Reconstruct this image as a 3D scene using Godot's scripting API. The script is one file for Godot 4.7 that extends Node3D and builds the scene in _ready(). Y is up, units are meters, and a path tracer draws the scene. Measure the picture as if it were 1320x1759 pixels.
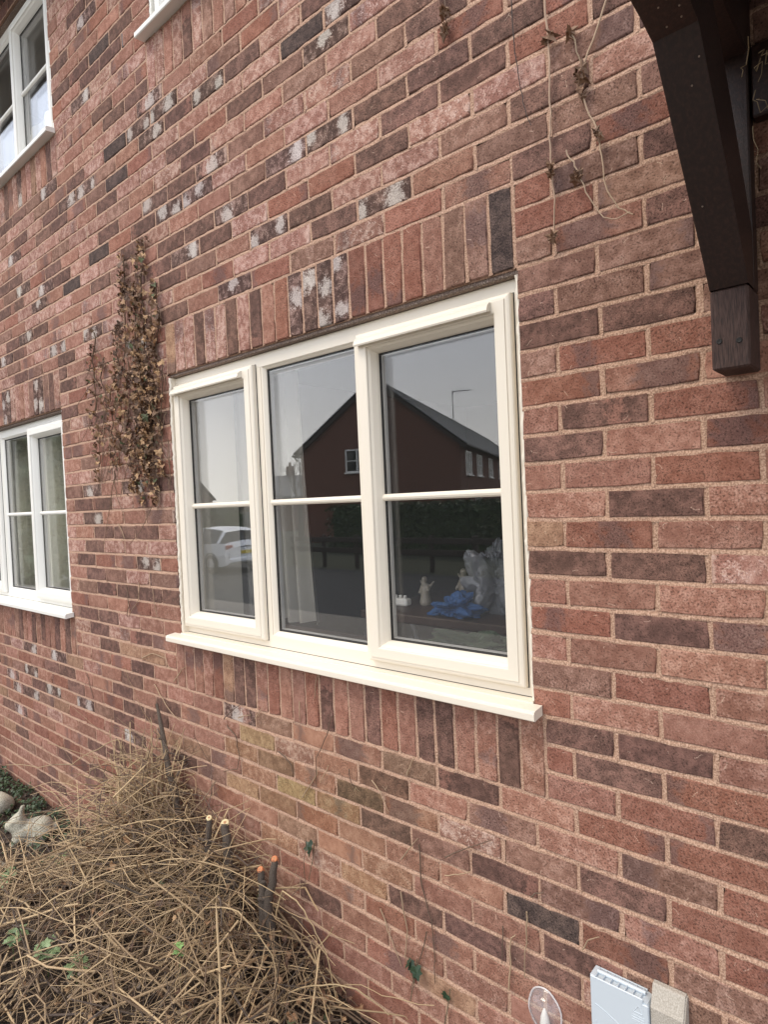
extends Node3D
# A red brick house front with a cream casement window, seen at a slant from the garden.
# The wall's face is the plane z = 0; x runs along it to the right, y is up, metres.

const PITCH := 0.075      # one course
const HALF := 0.1125      # half a brick with its joint
const GROUND := -2.34

class MB:
	# collects faces; quads are given counter-clockwise as seen from outside
	var v := PackedVector3Array()
	var n := PackedVector3Array()
	var t := PackedVector2Array()
	var c := PackedColorArray()
	var i := PackedInt32Array()
	var col := Color(1, 1, 1)
	func vert(p: Vector3, q: Vector3, uv := Vector2.ZERO) -> int:
		v.append(p); n.append(q); t.append(uv); c.append(col)
		return v.size() - 1
	func tri_i(a: int, b: int, d: int) -> void:
		i.append(a); i.append(d); i.append(b)
	func tri(a: Vector3, b: Vector3, d: Vector3) -> void:
		var q := (b - a).cross(d - a).normalized()
		tri_i(vert(a, q), vert(b, q, Vector2(1, 0)), vert(d, q, Vector2(1, 1)))
	func quad(a: Vector3, b: Vector3, d: Vector3, e: Vector3) -> void:
		var q := (d - a).cross(e - b).normalized()
		var k := vert(a, q)
		vert(b, q, Vector2(1, 0)); vert(d, q, Vector2(1, 1)); vert(e, q, Vector2(0, 1))
		tri_i(k, k + 1, k + 2); tri_i(k, k + 2, k + 3)
	func quad_out(a: Vector3, b: Vector3, d: Vector3, e: Vector3, mid: Vector3) -> void:
		if (d - a).cross(e - b).dot((a + b + d + e) * 0.25 - mid) < 0.0:
			quad(e, d, b, a)
		else:
			quad(a, b, d, e)
	func box(lo: Vector3, hi: Vector3, bevel := 0.0, x := Transform3D()) -> void:
		var mid := x * ((lo + hi) * 0.5)
		var h := (hi - lo) * 0.5
		var ctr := (lo + hi) * 0.5
		var bv: float = minf(bevel, minf(h.x, minf(h.y, h.z)) * 0.9)
		for a in 3:
			var b := (a + 1) % 3
			var d := (a + 2) % 3
			for s in [-1.0, 1.0]:
				var q := []
				for w in [[-1.0, -1.0], [1.0, -1.0], [1.0, 1.0], [-1.0, 1.0]]:
					var pt := Vector3.ZERO
					pt[a] = s * h[a]; pt[b] = w[0] * (h[b] - bv); pt[d] = w[1] * (h[d] - bv)
					q.append(x * (ctr + pt))
				quad_out(q[0], q[1], q[2], q[3], mid)
				if bv > 0.0:
					for s2 in [-1.0, 1.0]:
						var p0 := Vector3.ZERO; var p1 := Vector3.ZERO
						p0[a] = s * h[a]; p0[b] = s2 * (h[b] - bv); p0[d] = h[d] - bv
						p1[a] = s * (h[a] - bv); p1[b] = s2 * h[b]; p1[d] = h[d] - bv
						var p2 := p1; var p3 := p0
						p2[d] = -p2[d]; p3[d] = -p3[d]
						quad_out(x * (ctr + p0), x * (ctr + p1), x * (ctr + p2), x * (ctr + p3), mid)
		if bv > 0.0:
			for sx in [-1.0, 1.0]:
				for sy in [-1.0, 1.0]:
					for sz in [-1.0, 1.0]:
						var a := x * (ctr + Vector3(sx * h.x, sy * (h.y - bv), sz * (h.z - bv)))
						var b := x * (ctr + Vector3(sx * (h.x - bv), sy * h.y, sz * (h.z - bv)))
						var d := x * (ctr + Vector3(sx * (h.x - bv), sy * (h.y - bv), sz * h.z))
						if (b - a).cross(d - a).dot(a - mid) < 0.0:
							tri(a, d, b)
						else:
							tri(a, b, d)
	func ring(x0: float, x1: float, y0: float, y1: float, prof: Array) -> void:
		# a mitred frame: prof holds (inset, z) from the outer edge to the inner one
		for j in prof.size() - 1:
			var p: Vector2 = prof[j]
			var q: Vector2 = prof[j + 1]
			var o := [Vector3(x0 + p.x, y0 + p.x, p.y), Vector3(x1 - p.x, y0 + p.x, p.y), Vector3(x1 - p.x, y1 - p.x, p.y), Vector3(x0 + p.x, y1 - p.x, p.y)]
			var u := [Vector3(x0 + q.x, y0 + q.x, q.y), Vector3(x1 - q.x, y0 + q.x, q.y), Vector3(x1 - q.x, y1 - q.x, q.y), Vector3(x0 + q.x, y1 - q.x, q.y)]
			for k in 4:
				var m := (k + 1) % 4
				quad(o[k], o[m], u[m], u[k])
	func prism(pts: Array, off: Vector3) -> void:
		# a flat outline (any plane) pushed along off, with caps
		var mid := off * 0.5
		for p in pts:
			mid += p / pts.size()
		var k := pts.size()
		for a in k:
			var b := (a + 1) % k
			quad_out(pts[a], pts[b], pts[b] + off, pts[a] + off, mid)
		var ctr := mid - off * 0.5
		for a in k:
			var b := (a + 1) % k
			for e in [Vector3.ZERO, off]:
				var q: Vector3 = (pts[b] - pts[a]).cross(ctr - pts[a])
				if q.dot(ctr + e - mid) < 0.0:
					tri(pts[b] + e, pts[a] + e, ctr + e)
				else:
					tri(pts[a] + e, pts[b] + e, ctr + e)
	func tube(path: Array, r0: float, r1: float, sides := 5, caps := true) -> void:
		var k := path.size()
		var side := Vector3.ZERO
		var base := v.size()
		for a in k:
			var dir: Vector3 = (path[mini(a + 1, k - 1)] - path[maxi(a - 1, 0)]).normalized()
			if side == Vector3.ZERO:
				side = dir.cross(Vector3(0.3, 0.2, 0.93)).normalized()
			side = (side - dir * side.dot(dir)).normalized()
			var up := dir.cross(side)
			var r := lerpf(r0, r1, float(a) / (k - 1))
			for s in sides:
				var q := side * cos(TAU * s / sides) + up * sin(TAU * s / sides)
				vert(path[a] + q * r, q, Vector2(float(s) / sides, float(a) / (k - 1)))
		for a in k - 1:
			for s in sides:
				var s2 := (s + 1) % sides
				var p := base + a * sides
				tri_i(p + s, p + s2, p + sides + s2)
				tri_i(p + s, p + sides + s2, p + sides + s)
		if caps:
			for e in [0, k - 1]:
				var q: Vector3 = (path[0] - path[1] if e == 0 else path[k - 1] - path[k - 2]).normalized()
				var m := vert(path[e], q)
				var f := v.size()
				for s in sides:
					vert(v[base + e * sides + s], q)
				for s in sides:
					if e == 0:
						tri_i(m, f + (s + 1) % sides, f + s)
					else:
						tri_i(m, f + s, f + (s + 1) % sides)
	func lathe(prof: Array, sides: int, x := Transform3D()) -> void:
		# prof holds (radius, height) from the bottom up
		var base := v.size()
		for a in prof.size():
			var p: Vector2 = prof[a]
			var d: Vector2 = prof[mini(a + 1, prof.size() - 1)] - prof[maxi(a - 1, 0)]
			for s in sides + 1:
				var g := TAU * s / sides
				vert(x * Vector3(p.x * cos(g), p.y, p.x * sin(g)), (x.basis * Vector3(d.y * cos(g), -d.x, d.y * sin(g))).normalized(), Vector2(float(s) / sides, float(a) / prof.size()))
		for a in prof.size() - 1:
			for s in sides:
				var p := base + a * (sides + 1) + s
				tri_i(p, p + sides + 1, p + sides + 2)
				tri_i(p, p + sides + 2, p + 1)
	func grid(w: int, h: int, f: Callable) -> void:
		# a smooth sheet: f(u, v) gives the point
		var p := []
		for b in h + 1:
			for a in w + 1:
				p.append(f.call(float(a) / w, float(b) / h))
		var base := v.size()
		for b in h + 1:
			for a in w + 1:
				var dx: Vector3 = p[b * (w + 1) + mini(a + 1, w)] - p[b * (w + 1) + maxi(a - 1, 0)]
				var dy: Vector3 = p[mini(b + 1, h) * (w + 1) + a] - p[maxi(b - 1, 0) * (w + 1) + a]
				vert(p[b * (w + 1) + a], dx.cross(dy).normalized(), Vector2(float(a) / w, float(b) / h))
		for b in h:
			for a in w:
				var q := base + b * (w + 1) + a
				tri_i(q, q + 1, q + w + 2)
				tri_i(q, q + w + 2, q + w + 1)
	func mesh() -> ArrayMesh:
		var m := ArrayMesh.new()
		if v.is_empty():
			return m
		var a := []
		a.resize(Mesh.ARRAY_MAX)
		a[Mesh.ARRAY_VERTEX] = v; a[Mesh.ARRAY_NORMAL] = n; a[Mesh.ARRAY_TEX_UV] = t; a[Mesh.ARRAY_COLOR] = c; a[Mesh.ARRAY_INDEX] = i
		m.add_surface_from_arrays(Mesh.PRIMITIVE_TRIANGLES, a)
		return m

var rng := RandomNumberGenerator.new()
var M := {}
var wob := FastNoiseLite.new()
var cam: Camera3D
var taken := {}

func numbered(called: String) -> String:
	var k: int = taken.get(called, 0)
	taken[called] = k + 1
	return called if k == 0 else "%s_%03d" % [called, k]

func put(called: String, mb: MB, m: Material, parent: Node3D = null) -> MeshInstance3D:
	var o := MeshInstance3D.new()
	o.mesh = mb.mesh()
	o.material_override = m
	if parent == null:
		o.name = numbered(called)
		add_child(o, true)
	else:
		o.name = called
		parent.add_child(o, true)
	return o

func node(called: String, at := Vector3.ZERO, parent: Node3D = null) -> Node3D:
	var o := Node3D.new()
	o.position = at
	if parent == null:
		o.name = numbered(called)
		add_child(o, true)
	else:
		o.name = called
		parent.add_child(o, true)
	return o

func tag(o: Node, label: String, category: String, group := "", kind := "") -> void:
	if label: o.set_meta("label", label)
	if category: o.set_meta("category", category)
	if group: o.set_meta("group", group)
	if kind: o.set_meta("kind", kind)

func rr(a: float, b: float) -> float:
	return rng.randf_range(a, b)

func lin(r: float, g: float, b: float) -> Color:
	return Color(r, g, b).linear_to_srgb()

func mat(c: Color, rough := 0.8, vertex := false) -> StandardMaterial3D:
	var m := StandardMaterial3D.new()
	m.albedo_color = c
	m.roughness = rough
	m.vertex_color_use_as_albedo = vertex
	return m

func noise_tex(freq: float, stops: Array, size := 512, oct := 4, sd := 1) -> NoiseTexture2D:
	var f := FastNoiseLite.new()
	f.noise_type = FastNoiseLite.TYPE_SIMPLEX_SMOOTH
	f.seed = sd
	f.frequency = freq
	f.fractal_octaves = oct
	var t := NoiseTexture2D.new()
	t.width = size; t.height = size
	t.seamless = true
	t.noise = f
	if stops.size():
		var g := Gradient.new()
		var offs := PackedFloat32Array(); var cols := PackedColorArray()
		for s in stops:
			offs.append(s[0]); cols.append(s[1])
		g.offsets = offs; g.colors = cols
		t.color_ramp = g
	return t

func grainy(stops: Array, freq: float, scale: float, rough: float, relief := 0.0, sd := 1, vertex := false) -> StandardMaterial3D:
	var m := mat(Color.WHITE, rough, vertex)
	m.albedo_texture = noise_tex(freq, stops, 512, 5, sd)
	m.uv1_triplanar = true
	m.uv1_world_triplanar = true
	m.uv1_scale = Vector3.ONE * scale
	if relief > 0.0:
		m.heightmap_enabled = true
		m.heightmap_texture = noise_tex(freq * 2.0, [], 512, 5, sd + 7)
		m.heightmap_scale = relief
	return m

func byte_noise(freq: float, sd: int, oct := 3, kind := FastNoiseLite.TYPE_SIMPLEX_SMOOTH) -> PackedByteArray:
	var f := FastNoiseLite.new()
	f.noise_type = kind
	f.seed = sd
	f.frequency = freq
	f.fractal_octaves = oct
	var im := f.get_seamless_image(1024, 1024, false, false, 0.1, true)
	im.convert(Image.FORMAT_L8)
	return im.get_data()

# ---- brick faces: one picture of many fired-clay faces, 10 across and 16 down -------------------------
const TW := 204
const TH := 64
var kinds := []          # kind of each face in the picture
var of_kind := {}        # kind -> the faces of that kind

func brick_material() -> StandardMaterial3D:
	var W := 2048
	var H := 1024
	var low := byte_noise(0.012, 3, 2)
	var mid := byte_noise(0.035, 4, 3)
	var fine := byte_noise(0.16, 5, 3)
	var grit := byte_noise(0.42, 6, 2)
	var px := PackedByteArray(); px.resize(W * H * 3); px.fill(120)
	var hg := PackedByteArray(); hg.resize(W * H); hg.fill(128)
	#            plain                        red                          brown                       purple dark                 burnt, limed                bloomed                      tan                          black
	var c0 := [Vector3(137, 97, 83), Vector3(129, 86, 72), Vector3(119, 89, 77), Vector3(93, 70, 63), Vector3(78, 60, 55), Vector3(140, 101, 89), Vector3(138, 105, 86), Vector3(68, 57, 55)]
	var c1 := [Vector3(162, 121, 105), Vector3(150, 106, 91), Vector3(146, 113, 99), Vector3(127, 96, 86), Vector3(112, 87, 79), Vector3(176, 138, 124), Vector3(168, 134, 111), Vector3(96, 80, 75)]
	var share := [0, 0, 0, 0, 0, 5, 5, 5, 5, 5, 3, 3, 3, 1, 1, 2, 2, 4, 4, 6, 7]
	for tile in 160:
		var kind: int = share[tile % share.size()]
		kinds.append(kind)
		if not of_kind.has(kind): of_kind[kind] = []
		of_kind[kind].append(tile)
		var ox := (tile % 10) * TW
		var oy := (tile / 10) * TH
		var sx := rng.randi() % 1024
		var sy := rng.randi() % 1024
		var a: Vector3 = c0[kind]
		var b: Vector3 = c1[kind]
		var tone := rr(0.94, 1.06)
		var rasp := rr(0.35, 1.15)      # how sandy the face is
		# a fire mark: a stretch of the face burnt darker (or spared), with a ragged edge
		var mark := rr(-0.2, 1.2)
		var mark_w := rr(0.08, 0.35) if rng.randf() < 0.32 else 0.0
		var marked := Vector3(100, 78, 75) if kind != 3 and kind != 4 and kind != 7 else Vector3(156, 112, 98)
		# lime and salt
		var bloom := 0.0
		if kind == 5: bloom = rr(0.35, 1.0)
		elif kind == 4: bloom = rr(0.3, 0.6)
		elif kind == 0 or kind == 2: bloom = rr(0.0, 0.3)
		var patch := []
		if kind == 4:
			for q in rng.randi_range(1, 2):
				patch.append([rr(0.05, 0.95), rr(0.15, 0.85), rr(0.12, 0.25), rr(0.5, 1.0)])
		var end_smear := 0.0
		if (kind == 5 or kind == 4) and rng.randf() < 0.35: end_smear = rr(0.03, 0.10)
		var end_side := rng.randf() < 0.5
		var creased := rng.randf() < 0.3
		for y in TH:
			var row := ((sy + y) & 1023) << 10
			var row2 := ((sy + y * 3 + 400) & 1023) << 10
			for x in TW:
				var at := row | ((sx + x) & 1023)
				var l: float = low[at] / 255.0
				var m: float = mid[at] / 255.0
				var f: float = fine[at] / 255.0
				var g: float = grit[row2 | ((sx + x * 3) & 1023)] / 255.0
				var u := float(x) / TW
				var w := float(y) / TH
				var k := clampf((l - 0.5) * 1.3 + (m - 0.5) * 1.5 + 0.5, 0.0, 1.0)
				var c := a.lerp(b, k)
				if mark_w > 0.0:
					var e := clampf((mark_w - absf(u - mark) + (m - 0.5) * 0.28 + (f - 0.5) * 0.1) * 9.0, 0.0, 1.0)
					c = c.lerp(marked, e * 0.62)
				c *= tone * (1.03 + ((f - 0.5) * 0.34 + (g - 0.5) * 0.16) * rasp)
				var h := 0.45 + (f - 0.5) * 0.5 + (g - 0.5) * 0.35 + (m - 0.5) * 0.5
				if f < 0.27:      # pits
					c *= 0.72
					h -= 0.22
				if creased and absf(fmod(u * 40.0 + m * 6.0, 1.0) - 0.5) < 0.09 and l > 0.5:
					c *= 0.74
					h -= 0.25
				if g > 0.70:      # pale sand grains
					c = c.lerp(Vector3(200, 170, 150), 0.34 * rasp)
				if bloom > 0.0:
					var s := clampf((f - 0.57) * 7.0, 0.0, 1.0) * clampf((m - 0.40) * 4.5, 0.0, 1.0) * bloom
					c = c.lerp(Vector3(214, 196, 186), s * 0.8)
					c = c.lerp(Vector3(200, 172, 160), clampf((m * 0.6 + l * 0.6 - 0.60) * 3.0, 0.0, 1.0) * bloom * 0.55)
				for q in patch:
					var dx: float = (u - q[0]) / q[2]
					var dy: float = (w - q[1]) / q[3]
					var s := clampf((1.0 - sqrt(dx * dx + dy * dy) + (m - 0.5) * 0.9 + (f - 0.5) * 0.7) * 2.2, 0.0, 1.0)
					c = c.lerp(Vector3(206, 197, 190) * (0.78 + 0.32 * f), s * 0.78)
				if end_smear > 0.0:
					var ux := u if end_side else 1.0 - u
					var s := clampf((end_smear - ux + (m - 0.5) * 0.12) * 24.0, 0.0, 1.0)
					c = c.lerp(Vector3(206, 180, 164), s * 0.6)
				var o := ((oy + y) * W + ox + x)
				px[o * 3] = clampi(int(c.x), 0, 255)
				px[o * 3 + 1] = clampi(int(c.y), 0, 255)
				px[o * 3 + 2] = clampi(int(c.z), 0, 255)
				hg[o] = clampi(int(h * 255.0), 0, 255)
		# pale scratches: dried rootlets and lime runs
		var strokes := rng.randi_range(3, 9) if kind == 5 else rng.randi_range(0, 3)
		for q in strokes:
			var sx2 := rr(6.0, TW - 8.0)
			var sy2 := rr(6.0, TH - 8.0)
			var ang := rr(0.0, TAU)
			for k in rng.randi_range(4, 20):
				ang += rr(-0.35, 0.35)
				sx2 += cos(ang); sy2 += sin(ang)
				if sx2 < 2.0 or sx2 > TW - 3.0 or sy2 < 2.0 or sy2 > TH - 3.0 or rng.randf() < 0.2: continue
				var o := (oy + int(sy2)) * W + ox + int(sx2)
				for w in 3:
					px[o * 3 + w] = int(lerpf(px[o * 3 + w], [226.0, 200.0, 178.0][w], 0.7))
					px[o * 3 + 3 + w] = int(lerpf(px[o * 3 + 3 + w], [226.0, 200.0, 178.0][w], 0.4))
				hg[o] = mini(255, hg[o] + 60)
	var mt := mat(Color.WHITE, 0.92, true)
	mt.albedo_texture = ImageTexture.create_from_image(Image.create_from_data(W, H, false, Image.FORMAT_RGB8, px))
	mt.heightmap_enabled = true
	mt.heightmap_texture = ImageTexture.create_from_image(Image.create_from_data(W, H, false, Image.FORMAT_L8, hg))
	mt.heightmap_scale = 0.16
	mt.metallic_specular = 0.3
	return mt

# ---- the wall -----------------------------------------------------------------------------------------
# brick kinds: 0 plain 1 red 2 brown 3 purple dark 4 burnt with lime 5 bloomed 6 tan 7 black
const KNOWN := {-28: [-24, 3], -26: [-26, 3], -24: [-22, 7], -22: [-24, 4], -21: [-19, 5], -19: [-33, 3, -21, 3], -18: [-14, 0, -12, 1], -17: [-21, 7, -19, 4, -17, 4, -11, 1], -16: [-26, 4, -24, 4, -18, 4, -14, 4, -12, 3, -10, 5], -15: [-33, 4, -29, 3, -27, 3, -19, 1, -13, 5, -9, 7, -7, 4], -14: [-16, 3, -12, 3, -8, 4, -6, 5], -13: [-15, 3, -5, 3], -12: [-28, 3, -10, 5, -8, 5, -4, 3], -11: [-35, 3, -33, 3, -29, 4, -27, 3, -23, 7, -19, 3, -17, 4, -9, 5, -7, 0], -10: [-30, 4, -26, 7, -20, 3, -8, 4, -6, 3, -4, 3, -2, 3], -9: [-17, 3, -9, 5, -5, 3], -8: [-24, 5, -16, 4, -14, 3, -6, 3, -4, 5, -2, 5], -7: [-17, 3, -13, 0, -11, 4, -5, 5, -1, 3, 1, 0], -6: [-24, 4, -14, 1, -12, 5, -10, 5, -8, 3, -6, 4, -4, 0, -2, 2, 0, 2], -5: [-17, 3, -15, 0, -13, 4, -11, 1, -9, 2, -7, 5, -5, 1, -3, 0, -1, 3], -4: [-2, 1, 0, 2, 2, 3], -3: [-1, 1, 1, 2], -2: [2, 3], -1: [-1, 2, 1, 2], 0: [-2, 3, 0, 2, 2, 2], 1: [-1, 3, 1, 3], 2: [-2, 2, 0, 1, 2, 1], 3: [-1, 1, 1, 0], 4: [-2, 0, 0, 3, 2, 1], 5: [-1, 3, 1, 0, 3, 1], 6: [-2, 0, 0, 0, 2, 1], 7: [-25, 4, -1, 0, 1, 3, 3, 0], 8: [-22, 3, -2, 6, 0, 1, 2, 0], 9: [-23, 5, -1, 3, 1, 3, 3, 5], 10: [-26, 3, -20, 4, -2, 0, 0, 0, 2, 0], 11: [-25, 3, -1, 1, 1, 3, 3, 0], 12: [-22, 3, -20, 3, -2, 0, 0, 0, 2, 0], 13: [-1, 2, 1, 1, 3, 0], 14: [-26, 3, -24, 3, -2, 1, 0, 0, 2, 0], 15: [-25, 3, -23, 5, -21, 3, -1, 3, 1, 3, 3, 0], 16: [-24, 3, -2, 1, 0, 3, 2, 1], 17: [-21, 3, -1, 0, 1, 1, 3, 3], 18: [-38, 0, -34, 4, -30, 4, -26, 5, -22, 3, -4, 3, -2, 0, 0, 1, 2, 1], 19: [-31, 3, -29, 3, -19, 3, -3, 2, -1, 0, 1, 2, 3, 1], 20: [-34, 4, -28, 3, -22, 3, -20, 3, -2, 2, 0, 3, 2, 1], 21: [-37, 4, -33, 3, -31, 4, -27, 4, -7, 3, -5, 2, -3, 3, -1, 2, 1, 0], 22: [-36, 4, -34, 4, -30, 6, -28, 1, -2, 7, 0, 1], 23: [-23, 3, -1, 3], 24: [-38, 3, -26, 3, -24, 3, -6, 3, -2, 3], 25: [-33, 1, -31, 1], 26: [-36, 3, -30, 3]}
const OPENINGS := [[-1.875, -0.1075, -1.125, 0.075], [-4.80, -3.0325, -1.125, 0.075], [-4.70, -2.930, 1.575, 2.55], [-1.875, -0.1075, 1.575, 2.55]]
# rows of bricks stood on end: x0, x1, y0, y1, how many, kinds from the right
const SOLDIERS := [
	[-1.8775, -0.1125, 0.075, 0.30, 23, [7, 2, 2, 0, 1, 1, 1, 1, 4, 4, 4, 4, 1, 0, 3, 5, 3, 5, 5, 3, 5, 5, 6]],
	[-1.926, -0.080, -1.35, -1.125, 25, [0, 3, 0, 0, 3, 3, 0, 1, 3, 0, 0, 3, 1, 0, 0, 1, 0, 3, 3, 6, 1, 0, 0, 0, 0, 0]],
	[-4.80, -3.0375, 0.075, 0.30, 23, [5, 3, 2, 4, 4, 2, 5, 0, 5, 5, 4, 4, 0]],
	[-4.83, -3.000, -1.35, -1.125, 25, [0, 3, 0, 3, 0, 0, 3, 0, 3, 0, 0, 3, 2, 0]],
	[-4.75, -2.905, 1.35, 1.575, 25, [5, 3, 0, 5, 6, 5, 0, 4, 5, 0, 3]],
	[-1.918, -0.080, 1.35, 1.575, 25, []],
]
const WX0 := -5.2
const WX1 := 1.9

func kind_at(x: float, y: float) -> int:
	var w := [0.62, 0.12, 0.14, 0.10, 0.0, 0.02, 0.0, 0.0]
	if y > 0.3 and x < -0.25:
		w = [0.24, 0.05, 0.15, 0.12, 0.04, 0.40, 0.0, 0.01]
	elif x < -1.85 and y > -1.15:
		w = [0.38, 0.08, 0.14, 0.12, 0.03, 0.25, 0.0, 0.0]
	elif y < -1.9:
		w = [0.60, 0.24, 0.06, 0.07, 0.0, 0.0, 0.03, 0.0]
	elif y < -1.1 and x < -0.6:
		w = [0.58, 0.08, 0.13, 0.09, 0.01, 0.04, 0.07, 0.0]
	elif y > 0.0:
		w = [0.18, 0.16, 0.36, 0.20, 0.02, 0.06, 0.02, 0.0]
	var r: float = rng.randf() * (w[0] + w[1] + w[2] + w[3] + w[4] + w[5] + w[6] + w[7])
	for k in 8:
		r -= w[k]
		if r <= 0.0:
			return k
	return 0

func brick(mb: MB, b: Dictionary) -> void:
	var x0: float = b.x0; var x1: float = b.x1; var y0: float = b.y0; var y1: float = b.y1
	var tile: int = b.tile
	var r := RandomNumberGenerator.new()
	r.seed = b.seed
	mb.col = b.tone
	var up: bool = b.up
	var flip := Vector2(1.0 if r.randf() < 0.5 else -1.0, 1.0 if r.randf() < 0.5 else -1.0)
	var o := Vector2((tile % 10) * TW + TW * 0.5, (tile / 10) * TH + TH * 0.5)
	var cx := (x0 + x1) * 0.5
	var cy := (y0 + y1) * 0.5
	var shift: float = b.shift
	var pts := []
	var e := 0.0011
	for q in 4:
		pts.append(Vector2(lerpf(x0, x1, q / 3.0), y0 + r.randf_range(-e, e)))
	pts.append(Vector2(x1 + r.randf_range(-e, e), cy))
	for q in 4:
		pts.append(Vector2(lerpf(x1, x0, q / 3.0), y1 + r.randf_range(-e, e)))
	pts.append(Vector2(x0 + r.randf_range(-e, e), cy))
	for q in [[0, 1, 1], [3, -1, 1], [5, -1, -1], [8, 1, -1]]:      # knocked corners
		if r.randf() < 0.3:
			pts[q[0]] += Vector2(q[1] * r.randf_range(0.001, 0.006), q[2] * r.randf_range(0.001, 0.005))
	var proud := r.randf_range(-0.0012, 0.0016)
	var lean := r.randf_range(-0.006, 0.006)
	var nod := r.randf_range(-0.012, 0.012)
	var N := pts.size()
	var out := mb.v.size()
	var rounding := r.randf_range(0.0018, 0.0034)
	for layer in 3:
		for q in N:
			var p: Vector2 = pts[q]
			var away := Vector2(signf(p.x - cx) if absf(p.x - cx) > (x1 - x0) * 0.4 else 0.0, signf(p.y - cy) if absf(p.y - cy) > (y1 - y0) * 0.4 else 0.0)
			if layer == 2:
				p -= away * rounding
			var d := p - Vector2(cx, cy)
			var z := proud + d.x * lean + d.y * nod
			var nn := Vector3(away.x, away.y, 0.0).normalized()
			if layer == 0: z = -0.10
			elif layer == 1:
				z -= rounding
				nn = (nn + Vector3(0, 0, 0.8)).normalized()
			else:
				nn = Vector3(-lean, -nod, 1.0).normalized()
			var f := Vector2(d.y, d.x) if up else d
			f.x += shift
			mb.vert(Vector3(p.x, p.y, z), nn, Vector2((o.x + f.x * flip.x / 0.215 * (TW - 5.0)) / 2048.0, (o.y - f.y * flip.y / 0.065 * (TH - 5.0)) / 1024.0))
	for layer in 2:
		for q in N:
			var q2 := (q + 1) % N
			var a := out + layer * N
			mb.tri_i(a + q, a + q2, a + N + q2)
			mb.tri_i(a + q, a + N + q2, a + N + q)
	var top := out + 2 * N
	# the face: strips between the lower and the upper edge
	for q in 3:
		mb.tri_i(top + q, top + q + 1, top + 7 - q)
		mb.tri_i(top + q, top + 7 - q, top + 8 - q)
	mb.tri_i(top + 3, top + 4, top + 5)
	mb.tri_i(top + 8, top + 9, top)

func tone_of(x: float, y: float) -> Color:
	var t := rr(0.88, 1.0)
	var c := Color(t * rr(0.98, 1.0), t * rr(0.96, 1.0), t * rr(0.95, 1.0))
	# yellow-green algae stain on the bricks under the cream window
	var s := clampf(1.0 - Vector2((x + 1.05) / 0.75, (y + 1.62) / 0.34).length() + wob.get_noise_2d(x * 60.0, y * 60.0) * 0.6, 0.0, 1.0)
	return c * Color(1.0, 1.0, 1.0).lerp(Color(1.0, 1.20, 0.88), s)

func joint(mb: MB, a: Vector2, b: Vector2, upright: bool, step: float) -> void:
	# a tooled mortar joint from a to b, hollow against the brick above (or to its left)
	var n := maxi(2, int(a.distance_to(b) / step))
	var prof := [[0.0085, -0.0058], [0.0046, -0.0038], [0.0, -0.0020], [-0.0046, -0.0010], [-0.0085, -0.0022]]
	var rows := prof.size()
	var base := mb.v.size()
	for q in n + 1:
		var p := a.lerp(b, float(q) / n)
		for w in rows:
			var off: float = prof[w][0]
			var z: float = prof[w][1]
			var P := Vector2(p.x - off, p.y) if upright else Vector2(p.x, p.y + off)
			z += wob.get_noise_2d(P.x * 900.0, P.y * 900.0 + (300.0 if upright else 0.0)) * 0.0032 + wob.get_noise_2d(P.x * 190.0, P.y * 190.0) * 0.0012
			mb.vert(Vector3(P.x, P.y, minf(z, 0.0006)), Vector3(0, 0, 1))
	for q in n:
		for w in rows - 1:
			var k := base + q * rows + w
			var d := [k, k + 1, k + rows + 1, k + rows]
			mb.tri_i(d[0], d[1], d[2]); mb.tri_i(d[0], d[2], d[3])
	for q in range(base, mb.v.size()):
		var w := (q - base) % rows
		var along := mb.v[mini(q + rows, mb.v.size() - rows + w)] - mb.v[maxi(q - rows, base + w)]
		var across := mb.v[q + (1 if w < rows - 1 else 0)] - mb.v[q - (1 if w > 0 else 0)]
		var nn := along.cross(across).normalized()
		mb.n[q] = nn if nn.z > 0.0 else -nn

func inside_any(x: float, y: float) -> bool:
	for o in OPENINGS:
		if x > o[0] and x < o[1] and y > o[2] and y < o[3]: return true
	return false

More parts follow.
